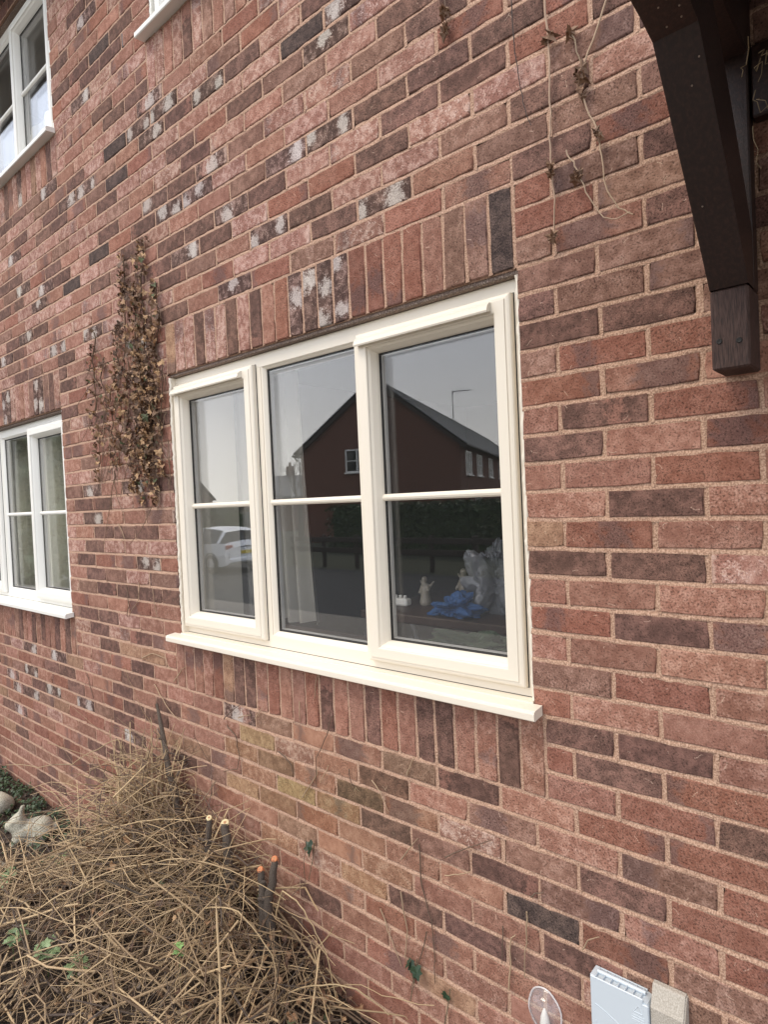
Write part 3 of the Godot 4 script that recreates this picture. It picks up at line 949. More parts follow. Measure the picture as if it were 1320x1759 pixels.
func build_ivy() -> void:
	var ivy := node("dead_ivy", Vector3(-2.1, -0.5, 0.0))
	tag(ivy, "clump of dead brown ivy hanging on the brick wall left of the cream window", "ivy")
	var o := -ivy.position
	# x, top, bottom, thickness of foliage (leaves per metre), spread
	var runs := [[-2.55, 0.40, -0.36, 75, 0.022], [-2.41, 0.10, -0.34, 60, 0.020], [-2.30, 0.38, -0.32, 115, 0.030], [-2.20, 0.70, -0.45, 150, 0.034], [-2.12, 0.56, -0.50, 170, 0.044], [-2.045, 0.72, -0.42, 185, 0.042], [-1.98, 0.36, -0.50, 175, 0.040], [-1.915, 0.50, -0.40, 115, 0.022], [-2.47, 0.26, -0.12, 55, 0.024], [-2.01, 0.22, -0.36, 160, 0.045], [-2.09, 0.22, -0.30, 150, 0.045]]
	var leaves := []
	for r in runs:
		var path := []
		var n := 26
		for q in n + 1:
			var t := float(q) / n
			path.append(Vector3(r[0] + wob.get_noise_2d(t * 60.0, r[0] * 500.0) * 0.05 - t * 0.02, lerpf(r[1], r[2], t), 0.006 + absf(wob.get_noise_2d(t * 130.0, r[0] * 300.0)) * 0.02) + o)
		var st := MB.new()
		st.col = Color(0.12, 0.08, 0.05)
		st.tube(path, 0.0035, 0.0016, 5)
		put("stem", st, M.plant, ivy)
		for q in int((r[1] - r[2]) * r[3] * 1.3):
			var t := rng.randf()
			var k := t * n
			var p: Vector3 = path[int(k)].lerp(path[mini(int(k) + 1, n)], k - int(k))
			var dense: float = 0.6 + 0.7 * sin(PI * t)
			p += Vector3(rng.randfn(0.0, r[4] * 0.55), rr(-0.01, 0.02), 0.005 + absf(rng.randfn(0.0, 0.014)) * dense)
			leaves.append([p, rr(0.010, 0.024) * (1.35 if rng.randf() < 0.10 else 1.0)])
	# twisting side shoots
	for q in 64:
		var r: Array = runs[rng.randi() % runs.size()]
		var at := Vector3(r[0] + rr(-0.03, 0.03), lerpf(r[1], r[2], rng.randf()), 0.008) + o
		var path := [at]
		var d := Vector3(rr(-0.02, 0.02), rr(-0.03, 0.01), 0.0)
		for k in 9:
			d += Vector3(rr(-0.012, 0.012), rr(-0.010, 0.006), rr(-0.004, 0.004))
			at += d
			at.z = maxf(at.z, 0.006 + o.z)
			at.x = minf(at.x, -1.885 + o.x)
			path.append(at)
		var st := MB.new()
		st.col = Color(0.15, 0.10, 0.06)
		st.tube(path, 0.0021, 0.0010, 5)
		put("shoot", st, M.plant, ivy)
	leaves.sort_custom(func(a, b): return a[1] + a[0].z * 0.3 > b[1] + b[0].z * 0.3)
	var rest := MB.new()
	for q in leaves.size():
		var mb := MB.new() if q < 220 else rest
		mb.col = leaf_tone()
		leaf_shape(mb, leaf_pose(leaves[q][0]), leaves[q][1] * 1.25, rr(0.2, 1.3))
		if q < 220: put("leaf", mb, M.leaf, ivy)
	tag(put("leaves", rest, M.leaf, ivy), "", "", "", "stuff")
	# single dead vines right of the window, above it, and their leaves
	var vines := [
		["pale dead ivy vine running straight down, right of the window head", 0.0022, Color(0.42, 0.29, 0.20), [0.004, 0.74, 0.007, 0.70, 0.014, 0.62, 0.016, 0.55, 0.012, 0.48, 0.010, 0.40, 0.009, 0.348, 0.013, 0.29, 0.011, 0.25, 0.014, 0.19, 0.010, 0.128, -0.004, 0.105], [2, 7, 10]],
		["pale forked dead ivy vine ending near the porch bracket", 0.0020, Color(0.44, 0.31, 0.21), [0.20, 0.73, 0.17, 0.64, 0.125, 0.55, 0.092, 0.49, 0.090, 0.44, 0.112, 0.38, 0.131, 0.327, 0.136, 0.27, 0.147, 0.183, 0.175, 0.135, 0.206, 0.109], [3, 4, 6]],
		["short pale dead ivy vine curving to the right above the window corner", 0.0015, Color(0.44, 0.32, 0.22), [0.049, 0.317, 0.068, 0.28, 0.08, 0.25, 0.096, 0.20, 0.111, 0.168, 0.135, 0.125, 0.165, 0.112, 0.20, 0.117], [2]],
		["thin black dead vine above the right end of the window", 0.0012, Color(0.05, 0.035, 0.03), [-0.088, 0.82, -0.083, 0.72, -0.078, 0.62, -0.068, 0.52, -0.057, 0.463, -0.040, 0.415], []],
		["small clump of curled dead leaves on a vine at the top edge", 0.0018, Color(0.16, 0.10, 0.07), [-0.30, 0.98, -0.293, 0.90, -0.289, 0.84, -0.286, 0.79], [1, 2, 2, 3, 3, 3]],
		["short dead vine with one leaf above the right window corner", 0.0016, Color(0.28, 0.2, 0.13), [0.075, 0.60, 0.083, 0.555, 0.094, 0.515, 0.098, 0.48], [0, 3]],
	]
	for q in vines:
		var v := node("dead_vine", Vector3(q[3][0], q[3][1], 0.0))
		tag(v, q[0], "vine", "single dead vines above the window")
		var path := []
		for k in range(0, q[3].size(), 2):
			path.append(Vector3(q[3][k], q[3][k + 1], 0.009 + rr(0.0, 0.008)) - v.position)
		var fine := []
		for k in path.size() - 1:
			for w in 3:
				var pt: Vector3 = path[k].lerp(path[k + 1], w / 3.0)
				fine.append(pt + Vector3(rr(-0.0025, 0.0025), 0, rr(-0.001, 0.002)))
		fine.append(path[path.size() - 1])
		var st := MB.new()
		st.col = q[2]
		st.tube(fine, q[1] * 1.35, q[1] * 0.8, 6)
		put("stem", st, M.plant, v)
		for k in q[4]:
			for w in 3:
				var lf := MB.new()
				lf.col = Color(0.22, 0.13, 0.08) * rr(0.7, 1.3)
				leaf_shape(lf, leaf_pose(path[k] + Vector3(rr(-0.006, 0.006), rr(-0.012, 0.012), 0.006)), rr(0.018, 0.030), rr(0.8, 1.6))
				put("leaf", lf, M.leaf, v)
	# scraps of tendril left on the bricks
	var scraps := [[-0.895, -1.284, -0.923, -1.356, -0.984, -1.451, -0.998, -1.561], [-1.063, -1.262, -1.071, -1.340], [-0.963, -1.150, -0.985, -1.238], [-1.558, -1.426, -1.492, -1.376, -1.437, -1.342], [-1.454, -1.400, -1.413, -1.383, -1.370, -1.372], [-1.336, -1.380, -1.295, -1.330], [-1.539, -1.447, -1.480, -1.476, -1.459, -1.564, -1.476, -1.617, -1.582, -1.656], [-0.922, -1.467, -0.975, -1.544], [-2.121, -1.368, -2.028, -1.450, -1.916, -1.505], [-2.175, -1.677, -2.078, -1.683, -2.044, -1.720], [-0.521, -1.618, -0.521, -1.749, -0.485, -1.846, -0.481, -1.973, -0.485, -2.049], [-0.601, -1.693, -0.529, -1.602], [-0.420, -1.624, -0.370, -1.589, -0.256, -1.518], [-0.423, -1.681, -0.373, -1.659, -0.335, -1.639], [-0.148, -1.682, -0.156, -1.776, -0.166, -1.879], [-0.229, -1.757, -0.238, -1.871], [-0.218, -1.938, -0.202, -1.779, -0.190, -1.767], [0.009, -1.719, 0.026, -1.685, 0.055, -1.668], [-0.137, -1.637, -0.119, -1.620, -0.098, -1.611], [-0.607, -1.800, -0.590, -1.927, -0.600, -2.008, -0.571, -2.091], [-0.701, -1.895, -0.662, -1.978, -0.622, -2.057], [-0.506, -1.892, -0.542, -2.001, -0.589, -2.119], [-2.226, -1.255, -2.127, -1.220, -2.006, -1.226, -1.969, -1.275], [-2.215, -0.881, -2.236, -0.968, -2.352, -1.065], [-2.346, -0.903, -2.334, -1.005, -2.358, -1.066], [-2.095, -0.902, -2.066, -1.039], [-0.715, -1.465, -0.677, -1.494, -0.648, -1.554], [-0.822, -1.453, -0.809, -1.510], [-1.076, -1.626, -0.989, -1.516, -0.978, -1.492], [-0.561, -1.406, -0.529, -1.342], [-2.859, -1.422, -2.804, -1.559], [-2.391, -0.594, -2.338, -0.668, -2.403, -0.698], [-1.939, -1.325, -1.873, -1.261, -1.833, -1.242], [-1.199, -1.479, -1.133, -1.508, -1.119, -1.549]]
	for q in scraps.size():
		var t: Array = scraps[q]
		var mb := MB.new()
		var dark := q % 3 == 0 or t.size() > 8
		mb.col = (Color(0.13, 0.085, 0.06) if dark else Color(0.40, 0.28, 0.18)) * rr(0.8, 1.1)
		var path := []
		for k in range(0, t.size() - 2, 2):
			for w in 4:
				path.append(Vector3(lerpf(t[k], t[k + 2], w / 4.0) + rr(-0.002, 0.002), lerpf(t[k + 1], t[k + 3], w / 4.0), 0.006 + rr(0.0, 0.006)))
		path.append(Vector3(t[t.size() - 2], t[t.size() - 1], 0.005))
		mb.tube(path, rr(0.0018, 0.0028), 0.0012, 5)
		tag(put("tendril_scrap", mb, M.plant), "scrap of dry ivy tendril stuck to the brickwork below the sills", "tendril", "scraps of tendril on the bricks")
	# green survivors at the foot of the wall
	for g in [[-0.562, -2.02, "dark green ivy sprig at the wall foot near the clear pipe cover", 5], [-0.435, -2.055, "single dark green ivy leaf low on the wall", 1], [-1.03, -1.80, "small green ivy sprig on the wall above the dead stems", 2]]:
		var v := node("ivy_sprig", Vector3(g[0], g[1], 0.012))
		tag(v, g[2], "ivy")
		for k in g[3]:
			var lf := MB.new()
			lf.col = Color(0.022, 0.045, 0.022) * rr(0.8, 1.5)
			leaf_shape(lf, leaf_pose(Vector3(rr(-0.02, 0.02), rr(-0.02, 0.02), rr(0.004, 0.02)) if k else Vector3.ZERO), rr(0.028, 0.042), rr(0.2, 0.8))
			put("leaf", lf, M.green, v)
		var st := MB.new()
		st.col = Color(0.12, 0.1, 0.06)
		st.tube([Vector3(0.01, 0.02, -0.004), Vector3(0.0, -0.04, -0.002), Vector3(-0.015, -0.12, 0.01)], 0.0016, 0.0013, 5)
		put("stem", st, M.plant, v)

# ---- smooth solids from joined capsules ---------------------------------------------------------------
func solid(mb: MB, bones: Array, cell: float, soft: float, rough := 0.0) -> void:
	var lo := Vector3.ONE * 1e9
	var hi := -lo
	for b in bones:
		for e in [[b[0], b[2]], [b[1], b[3]]]:
			lo = lo.min(e[0] - Vector3.ONE * (e[1] + cell * 2.5))
			hi = hi.max(e[0] + Vector3.ONE * (e[1] + cell * 2.5))
	var n := Vector3i(((hi - lo) / cell).ceil()) + Vector3i.ONE
	var f := PackedFloat32Array()
	f.resize(n.x * n.y * n.z)
	for z in n.z:
		for y in n.y:
			for x in n.x:
				var p := lo + Vector3(x, y, z) * cell
				var d := 1e9
				for b in bones:
					var ab: Vector3 = b[1] - b[0]
					var h := clampf((p - b[0]).dot(ab) / maxf(ab.length_squared(), 1e-9), 0.0, 1.0)
					var e := p.distance_to(b[0] + ab * h) - lerpf(b[2], b[3], h)
					var k := maxf(soft - absf(d - e), 0.0) / soft
					d = minf(d, e) - k * k * soft * 0.25
				f[(z * n.y + y) * n.x + x] = d + (wob.get_noise_3dv(p * 260.0) * rough if rough > 0.0 else 0.0)
	var at := {}
	for z in n.z - 1:
		for y in n.y - 1:
			for x in n.x - 1:
				var sum := Vector3.ZERO
				var cnt := 0
				var c := []
				for k in 8: c.append(f[((z + (k >> 2)) * n.y + y + ((k >> 1) & 1)) * n.x + x + (k & 1)])
				for e in [[0, 1], [2, 3], [4, 5], [6, 7], [0, 2], [1, 3], [4, 6], [5, 7], [0, 4], [1, 5], [2, 6], [3, 7]]:
					var a: float = c[e[0]]; var b: float = c[e[1]]
					if (a < 0.0) != (b < 0.0):
						var t := a / (a - b)
						var pa := Vector3(e[0] & 1, (e[0] >> 1) & 1, e[0] >> 2)
						var pb := Vector3(e[1] & 1, (e[1] >> 1) & 1, e[1] >> 2)
						sum += pa.lerp(pb, t)
						cnt += 1
				if cnt:
					var g := Vector3(c[1] - c[0] + c[3] - c[2] + c[5] - c[4] + c[7] - c[6], c[2] - c[0] + c[3] - c[1] + c[6] - c[4] + c[7] - c[5], c[4] - c[0] + c[5] - c[1] + c[6] - c[2] + c[7] - c[3])
					at[Vector3i(x, y, z)] = mb.vert(lo + (Vector3(x, y, z) + sum / cnt) * cell, g.normalized())
	for z in range(1, n.z - 1):
		for y in range(1, n.y - 1):
			for x in range(1, n.x - 1):
				var here: float = f[(z * n.y + y) * n.x + x]
				for a in 3:
					var d := Vector3i.ZERO
					d[a] = 1
					var there: float = f[((z + d.z) * n.y + y + d.y) * n.x + x + d.x]
					if (here < 0.0) == (there < 0.0): continue
					var u := Vector3i.ZERO; var w := Vector3i.ZERO
					u[(a + 1) % 3] = 1; w[(a + 2) % 3] = 1
					var P := Vector3i(x, y, z)
					var q := [at.get(P - u - w, -1), at.get(P - w, -1), at.get(P, -1), at.get(P - u, -1)]
					if q.has(-1): continue
					if here < 0.0:
						mb.tri_i(q[0], q[1], q[2]); mb.tri_i(q[0], q[2], q[3])
					else:
						mb.tri_i(q[0], q[2], q[1]); mb.tri_i(q[0], q[3], q[2])

# ---- garden -------------------------------------------------------------------------------------------
func mound(x: float, z: float) -> float:
	var a := exp(-pow((x + 2.0) / 0.40, 2.0)) * 0.58 + exp(-pow((x + 1.35) / 0.42, 2.0)) * 0.34
	return a * exp(-pow((z - 0.15) / 0.36, 2.0)) * (1.0 + wob.get_noise_2d(x * 130.0, z * 130.0) * 0.38)

func soil_y(x: float, z: float) -> float:
	return GROUND - 0.01 + mound(x, z) * 0.42 + wob.get_noise_2d(x * 60.0, z * 60.0) * 0.03 + wob.get_noise_2d(x * 300.0, z * 300.0) * 0.008

func build_garden() -> void:
	var s := MB.new()
	s.grid(240, 60, func(u: float, v: float) -> Vector3:
		var x := lerpf(-5.3, 1.9, u)
		var z := lerpf(1.45, -0.01, v)
		return Vector3(x, soil_y(x, z), z))
	tag(put("soil", s, M.soil), "", "", "", "structure")
	# crumbs, chips and dead leaves on the soil
	var lit := MB.new()
	for q in 2600:
		var x := rr(-4.9, -0.2)
		var z := rr(0.01, 1.2)
		var r := rng.randf()
		var tone := Color(0.09, 0.06, 0.042) if r < 0.45 else (Color(0.22, 0.15, 0.095) if r < 0.85 else Color(0.42, 0.33, 0.25))
		lit.col = tone * rr(0.7, 1.2)
		var b := Basis(Vector3(0, 1, 0), rr(0, TAU)) * Basis(Vector3(1, 0, 0), rr(-0.7, 0.7)) * Basis(Vector3(0, 0, 1), rr(-0.7, 0.7))
		if r < 0.6:
			leaf_shape(lit, Transform3D(b * Basis(Vector3(1, 0, 0), -PI / 2), Vector3(x, soil_y(x, z) + 0.008, z)), rr(0.012, 0.035), rr(0.3, 1.5))
		else:
			var e := Vector3(rr(0.002, 0.008), rr(0.002, 0.005), rr(0.003, 0.014))
			lit.box(-e, e, 0.001, Transform3D(b, Vector3(x, soil_y(x, z) + 0.003, z)))
	for q in 700:                # dead leaves caught in the heap
		var x := rr(-2.6, -0.8)
		var z := absf(rng.randfn(0.2, 0.25)) + 0.02
		lit.col = leaf_tone()
		leaf_shape(lit, Transform3D(Basis(Vector3(0, 1, 0), rr(0, TAU)) * Basis(Vector3(1, 0, 0), rr(-2.4, 0.6)), Vector3(x, GROUND + mound(x, z) * rr(0.5, 1.0) + 0.02, z)), rr(0.012, 0.034), rr(0.3, 1.5))
	tag(put("ground_litter", lit, M.leaf), "dead leaves, bark chips and crumbs strewn over the soil", "litter", "", "stuff")
	# low evergreen creeper between the stone rabbit and the wall
	var gc := MB.new()
	for q in 2600:
		var x := rr(-5.0, -2.55)
		var z := absf(rng.randfn(0.0, 0.22)) + 0.02
		if z > 0.75 or wob.get_noise_2d(x * 120.0, z * 120.0 + 77.0) < -0.12: continue
		gc.col = Color(0.038, 0.066, 0.026) * rr(0.6, 1.5)
		leaf_shape(gc, Transform3D(Basis(Vector3(0, 1, 0), rr(0, TAU)) * Basis(Vector3(1, 0, 0), rr(-1.7, -0.7)), Vector3(x, soil_y(x, z) + rr(0.01, 0.06), z)), rr(0.012, 0.024), rr(0.1, 0.7))
	tag(put("ground_cover", gc, M.green), "low dark green creeper at the foot of the wall by the stone rabbit", "ground cover", "", "stuff")
	# the heap of cut-down dry stems
	var st := MB.new()
	for q in 2500:
		var stiff := q % 4 < 1                    # broken straight stalks among limp ones
		var x := rng.randfn(-1.75, 0.50)
		var z := absf(rng.randfn(0.18, 0.22)) + 0.02
		if q % 4 == 0:
			x = rr(-2.7, -0.75); z = rr(0.03, 0.98)
		x = clampf(x, -2.75, -0.62)
		if x < -2.45 and z < 0.42: z += 0.4
		var h := mound(x, z)
		var p := Vector3(x, GROUND + h * (0.2 + 0.85 * sqrt(rng.randf())) + rr(0.005, 0.05), z)
		var r := rng.randf()
		st.col = (Color(0.52, 0.375, 0.215) if r < 0.28 else (Color(0.36, 0.25, 0.145) if r < 0.62 else (Color(0.20, 0.135, 0.085) if r < 0.86 else Color(0.11, 0.08, 0.06)))) * rr(0.75, 1.1)
		var head := rng.randfn(PI + 0.35, 0.9) if rng.randf() < 0.5 else rr(0.0, TAU)
		if x > -1.4: head = rng.randfn(1.7, 1.3)
		var d := Vector3(cos(head), rr(-0.6, 0.9) if stiff else rr(-0.5, 0.5), sin(head) * 0.8).normalized()
		var steps := rng.randi_range(3, 6) if stiff else rng.randi_range(5, 10)
		var step := rr(0.03, 0.085) if stiff else rr(0.028, 0.062)
		var bend := 0.0 if stiff else rr(0.0, 0.26)
		var w := rr(0.0018, 0.0050) if stiff else rr(0.0009, 0.0024)
		var path := [p]
		for k in steps:
			var jag := 0.8 if rng.randf() < 0.14 else (0.035 if stiff else 0.16)
			d += Vector3(rr(-jag, jag), rr(-jag, jag) - bend * 0.45, rr(-jag, jag))
			d = d.normalized()
			p += d * step
			var floor_y := GROUND + mound(p.x, p.z) * 0.5 + 0.012
			if p.y < floor_y:
				p.y = floor_y + rr(0.0, 0.012)
				d.y = absf(d.y) * 0.35
			if p.z < 0.012:
				p.z = 0.012 + rr(0.0, 0.006)
				d.z = absf(d.z)
			path.append(p)
			if stiff and rng.randf() < 0.28:      # a side twig
				var e := (d + Vector3(rr(-0.9, 0.9), rr(-0.3, 0.9), rr(-0.4, 0.9))).normalized() * rr(0.02, 0.09)
				st.tube([p, p + e * 0.5 + Vector3(0, 0.004, 0), p + e], w * 0.5, w * 0.3, 4, false)
		st.tube(path, w, w * rr(0.45, 0.9), 4 if w < 0.0025 else 5, stiff)
	tag(put("dead_stems", st, M.plant), "tangled heap of dry straw-coloured stems cut down against the wall", "dead stems", "", "stuff")
	# broken stalks standing up against the wall, with side twigs
	for q in 46:
		var up := MB.new()
		var x := rr(-2.35, -1.5)
		var z := rr(0.04, 0.22)
		var p := Vector3(x, GROUND + mound(x, z) * 0.5, z)
		var top := Vector3(x + rr(-0.22, 0.16), GROUND + mound(x, z) + rr(0.02, 0.24), maxf(0.02, z - rr(0.0, 0.16)))
		var path := []
		var bow := Vector3(rr(-0.05, 0.05), 0, rr(0.0, 0.05))
		for k in 9:
			var t := k / 8.0
			path.append(p.lerp(top, t) + bow * sin(PI * t) + Vector3(rr(-0.004, 0.004), 0, rr(-0.002, 0.004)))
		up.col = (Color(0.54, 0.39, 0.23) if rng.randf() < 0.6 else Color(0.30, 0.21, 0.13)) * rr(0.75, 1.05)
		var w := rr(0.0016, 0.0042)
		up.tube(path, w, w * 0.6, 5)
		for k in rng.randi_range(0, 2):
			var at: Vector3 = path[rng.randi_range(3, 7)]
			var d := Vector3(rr(-0.09, 0.09), rr(0.0, 0.08), rr(-0.01, 0.05))
			up.tube([at, at + d * 0.5 + Vector3(0, 0.008, 0), at + d], w * 0.55, w * 0.35, 4)
		tag(put("standing_stalk", up, M.plant), "broken dry stalk standing out of the heap against the wall", "stalk", "upright stalks against the wall")
	# longer single stems that stand out of the heap
	var single := [
		[[-2.20, -1.93, 0.12], [-2.28, -1.78, 0.10], [-2.35, -1.66, 0.09], [-2.52, -1.74, 0.12], [-2.75, -1.86, 0.16], [-3.10, -1.95, 0.20], [-3.5, -2.02, 0.24]],
		[[-1.95, -2.00, 0.15], [-1.98, -1.80, 0.12], [-2.02, -1.62, 0.09], [-2.06, -1.50, 0.07]],
		[[-1.88, -2.05, 0.16], [-1.93, -1.83, 0.11], [-1.97, -1.66, 0.07], [-2.02, -1.58, 0.05]],
		[[-2.10, -2.05, 0.20], [-2.18, -1.85, 0.18], [-2.22, -1.72, 0.15], [-2.24, -1.60, 0.12]],
		[[-1.10, -2.02, 0.14], [-1.02, -1.88, 0.16], [-0.93, -1.92, 0.15], [-0.86, -2.05, 0.12], [-0.84, -2.22, 0.10]],
		[[-1.30, -1.98, 0.30], [-1.12, -1.93, 0.28], [-1.00, -2.05, 0.24], [-0.98, -2.22, 0.22]],
		[[-1.62, -1.92, 0.34], [-1.45, -1.85, 0.30], [-1.25, -1.86, 0.22], [-1.05, -1.94, 0.13]],
		[[-0.98, -2.20, 0.20], [-0.84, -2.13, 0.16], [-0.72, -2.11, 0.12], [-0.62, -2.17, 0.08]],
		[[-2.35, -2.05, 0.40], [-2.05, -1.93, 0.36], [-1.75, -1.80, 0.30], [-1.52, -1.76, 0.22]],
		[[-2.55, -2.20, 0.50], [-2.30, -2.12, 0.52], [-1.98, -1.98, 0.46], [-1.60, -1.86, 0.36]],
		[[-2.00, -2.10, 0.62], [-1.85, -2.00, 0.52], [-1.66, -1.90, 0.42], [-1.47, -1.88, 0.30]],
		[[-1.95, -2.22, 0.72], [-1.70, -2.10, 0.62], [-1.45, -2.02, 0.50], [-1.32, -1.94, 0.36]],
	]
	for q in single:
		var mb := MB.new()
		mb.col = Color(0.48, 0.35, 0.20) * rr(0.75, 1.05)
		var path := []
		for k in q.size() - 1:
			for w in 5:
				var a := Vector3(q[k][0], q[k][1], q[k][2])
				var b := Vector3(q[k + 1][0], q[k + 1][1], q[k + 1][2])
				var t := w / 5.0
				path.append(a.lerp(b, t) + Vector3(rr(-0.003, 0.003), sin(PI * t) * 0.008, rr(-0.003, 0.003)))
		path.append(Vector3(q[q.size() - 1][0], q[q.size() - 1][1], q[q.size() - 1][2]))
		mb.tube(path, 0.0032, 0.0017, 5)
		tag(put("dry_stalk", mb, M.plant), "long pale dry stalk arching out of the heap of stems", "stalk", "long dry stalks over the heap")
	# sawn woody stumps
	var stumps := [
		["thick grey leaning branch rising from the heap against the wall", 0.026, 0.006, [[-1.66, -2.34, 0.12], [-1.74, -2.05, 0.10], [-1.80, -1.92, 0.09], [-1.90, -1.73, 0.075], [-1.99, -1.55, 0.055], [-2.05, -1.44, 0.04]], "bark", false],
		["sawn stump with a fresh orange cut end, the upper of two", 0.024, 0.012, [[-1.13, -2.33, 0.14], [-1.15, -2.14, 0.12], [-1.17, -2.00, 0.12], [-1.145, -1.92, 0.11], [-1.140, -1.838, 0.10]], "orange", true],
		["sawn stump with a fresh orange cut end, the lower of two", 0.020, 0.012, [[-1.20, -2.33, 0.15], [-1.19, -2.10, 0.13], [-1.185, -1.96, 0.125], [-1.195, -1.885, 0.125]], "orange", true],
		["sawn stump with a large pale oval cut end near the wall", 0.026, 0.016, [[-1.38, -2.33, 0.16], [-1.385, -2.05, 0.14], [-1.40, -1.90, 0.125], [-1.425, -1.785, 0.115]], "cream", true],
		["small sawn stump with a pale cut end beside the branch", 0.018, 0.011, [[-1.50, -2.33, 0.18], [-1.49, -2.05, 0.17], [-1.48, -1.88, 0.165], [-1.465, -1.758, 0.16]], "cream", true],
	]
	for q in stumps:
		var v := node("woody_stump", Vector3(q[3][0][0], q[3][0][1], q[3][0][2]))
		tag(v, q[0], "stump", "cut woody stems in the heap")
		var path := []
		for k in q[3].size() - 1:
			for w in 5:
				var t := w / 5.0
				path.append(Vector3(lerpf(q[3][k][0], q[3][k + 1][0], t) + rr(-0.003, 0.003), lerpf(q[3][k][1], q[3][k + 1][1], t), lerpf(q[3][k][2], q[3][k + 1][2], t) + rr(-0.002, 0.002)) - v.position)
		var last: Array = q[3][q[3].size() - 1]
		path.append(Vector3(last[0], last[1], last[2]) - v.position)
		var mb := MB.new()
		mb.tube(path, q[1], q[2], 12)
		for k in 3:                # knots and snapped side shoots
			var t := rng.randi_range(3, path.size() - 4)
			var e := Vector3(rr(-1, 1), rr(0.1, 0.9), rr(0.0, 1.0)).normalized()
			var w := lerpf(q[1], q[2], float(t) / path.size())
			mb.tube([path[t], path[t] + e * w * 1.2, path[t] + e * w * rr(1.7, 3.2)], w * 0.62, w * 0.34, 8)
		put("stem", mb, M.bark, v)
		if q[5]:
			var e: Vector3 = path[path.size() - 1]
			var d: Vector3 = (e - path[path.size() - 2]).normalized()
			d = (d + Vector3(0.35, 0.1, 0.75)).normalized() if q[4] == "orange" else (d + Vector3(0.5, 0.0, 0.6)).normalized()
			var side := d.cross(Vector3(0, 1, 0.2)).normalized()
			var cut := MB.new()
			cut.lathe([Vector2(q[2] * 1.02, -0.010), Vector2(q[2] * 1.05, 0.004), Vector2(q[2] * 0.85, 0.0062), Vector2(0.0003, 0.0066)], 12, Transform3D(Basis(side, d, side.cross(d)), e))
			var pith := MB.new()
			pith.lathe([Vector2(q[2] * 0.42, 0.0060), Vector2(q[2] * 0.30, 0.0074), Vector2(0.0002, 0.0076)], 10, Transform3D(Basis(side, d, side.cross(d)), e))
			put("pith", pith, M.pith, v)
			put("cut_face", cut, M.cut_orange if q[4] == "orange" else M.cut_cream, v)
	# the stone rabbit
	var rb := MB.new()
	solid(rb, [
		[Vector3(0.045, 0.064, 0), Vector3(-0.03, 0.068, 0), 0.064, 0.056], [Vector3(0.055, 0.045, 0.034), Vector3(0.04, 0.042, 0.036), 0.042, 0.040], [Vector3(0.055, 0.045, -0.034), Vector3(0.04, 0.042, -0.036), 0.042, 0.040],
		[Vector3(-0.045, 0.062, 0), Vector3(-0.062, 0.10, 0), 0.050, 0.042], [Vector3(-0.068, 0.128, 0), Vector3(-0.102, 0.114, 0), 0.042, 0.028],
		[Vector3(-0.055, 0.160, 0.013), Vector3(-0.040, 0.212, 0.016), 0.016, 0.009], [Vector3(-0.053, 0.158, -0.013), Vector3(-0.036, 0.200, -0.016), 0.016, 0.009],
		[Vector3(-0.068, 0.045, 0.028), Vector3(-0.092, 0.014, 0.032), 0.020, 0.016], [Vector3(-0.068, 0.045, -0.028), Vector3(-0.092, 0.014, -0.032), 0.020, 0.016],
		[Vector3(0.112, 0.05, 0), Vector3(0.116, 0.058, 0), 0.022, 0.018], [Vector3(0.04, 0.016, 0.052), Vector3(-0.015, 0.013, 0.056), 0.018, 0.014], [Vector3(0.04, 0.016, -0.052), Vector3(-0.015, 0.013, -0.056), 0.018, 0.014],
		[Vector3(-0.090, 0.138, 0.030), Vector3(-0.086, 0.140, 0.032), 0.008, 0.007]], 0.0055, 0.018, 0.0016)
	var ro := put("stone_rabbit", rb, M.stone)
	ro.position = Vector3(-3.11, soil_y(-3.11, 0.25) - 0.006, 0.25)
	ro.rotation.y = 1.15
	tag(ro, "crouching pale stone rabbit ornament on the soil", "ornament")
	for q in [[-3.66, 0.24, 0.10, "rounded beige stone behind the stone rabbit"], [-3.52, 0.42, 0.045, "small pale stone in front of the beige one"], [-2.95, 0.47, 0.05, "grey pebble in front of the stone rabbit"]]:
		var sm := MB.new()
		var k: float = q[2]
		solid(sm, [[Vector3(-k * 0.35, k * 0.45, 0), Vector3(k * 0.3, k * 0.5, k * 0.1), k * 0.62, k * 0.55], [Vector3(0, k * 0.4, k * 0.3), Vector3(k * 0.1, k * 0.3, -k * 0.3), k * 0.45, k * 0.5]], k * 0.11, k * 0.3, k * 0.03)
		var so := put("garden_stone", sm, M.stone)
		so.position = Vector3(q[0], soil_y(q[0], q[1]) - k * 0.1, q[1])
		tag(so, q[3], "stone")
	# box bush at the far left
	var bush := node("box_bush", Vector3(-4.62, GROUND, 0.22))
	tag(bush, "small dark evergreen bush against the wall at the far left", "bush")
	var tr := MB.new()
	tr.col = Color(0.06, 0.045, 0.03)
	for q in 7:
		tr.tube([Vector3(rr(-0.03, 0.03), 0.0, rr(-0.03, 0.03)), Vector3(rr(-0.1, 0.1), 0.16, rr(-0.08, 0.08)), Vector3(rr(-0.17, 0.17), 0.34, rr(-0.12, 0.12))], 0.008, 0.003, 5)
	put("stem", tr, M.plant, bush)
	var lv := MB.new()
	for q in 1500:
		var d := Vector3(rng.randfn(), rng.randfn(), rng.randfn()).normalized() * (0.55 + 0.45 * pow(rng.randf(), 0.4)) * (0.85 + 0.25 * wob.get_noise_1d(q * 3.0))
		lv.col = Color(0.030, 0.052, 0.022) * rr(0.6, 1.6)
		leaf_shape(lv, Transform3D(Basis(Vector3(0, 1, 0), rr(0, TAU)) * Basis(Vector3(1, 0, 0), rr(-1.8, 0.2)), Vector3(d.x * 0.23, 0.24 + d.y * 0.21, d.z * 0.17)), rr(0.012, 0.022), 0.3)
	put("foliage", lv, M.green, bush)
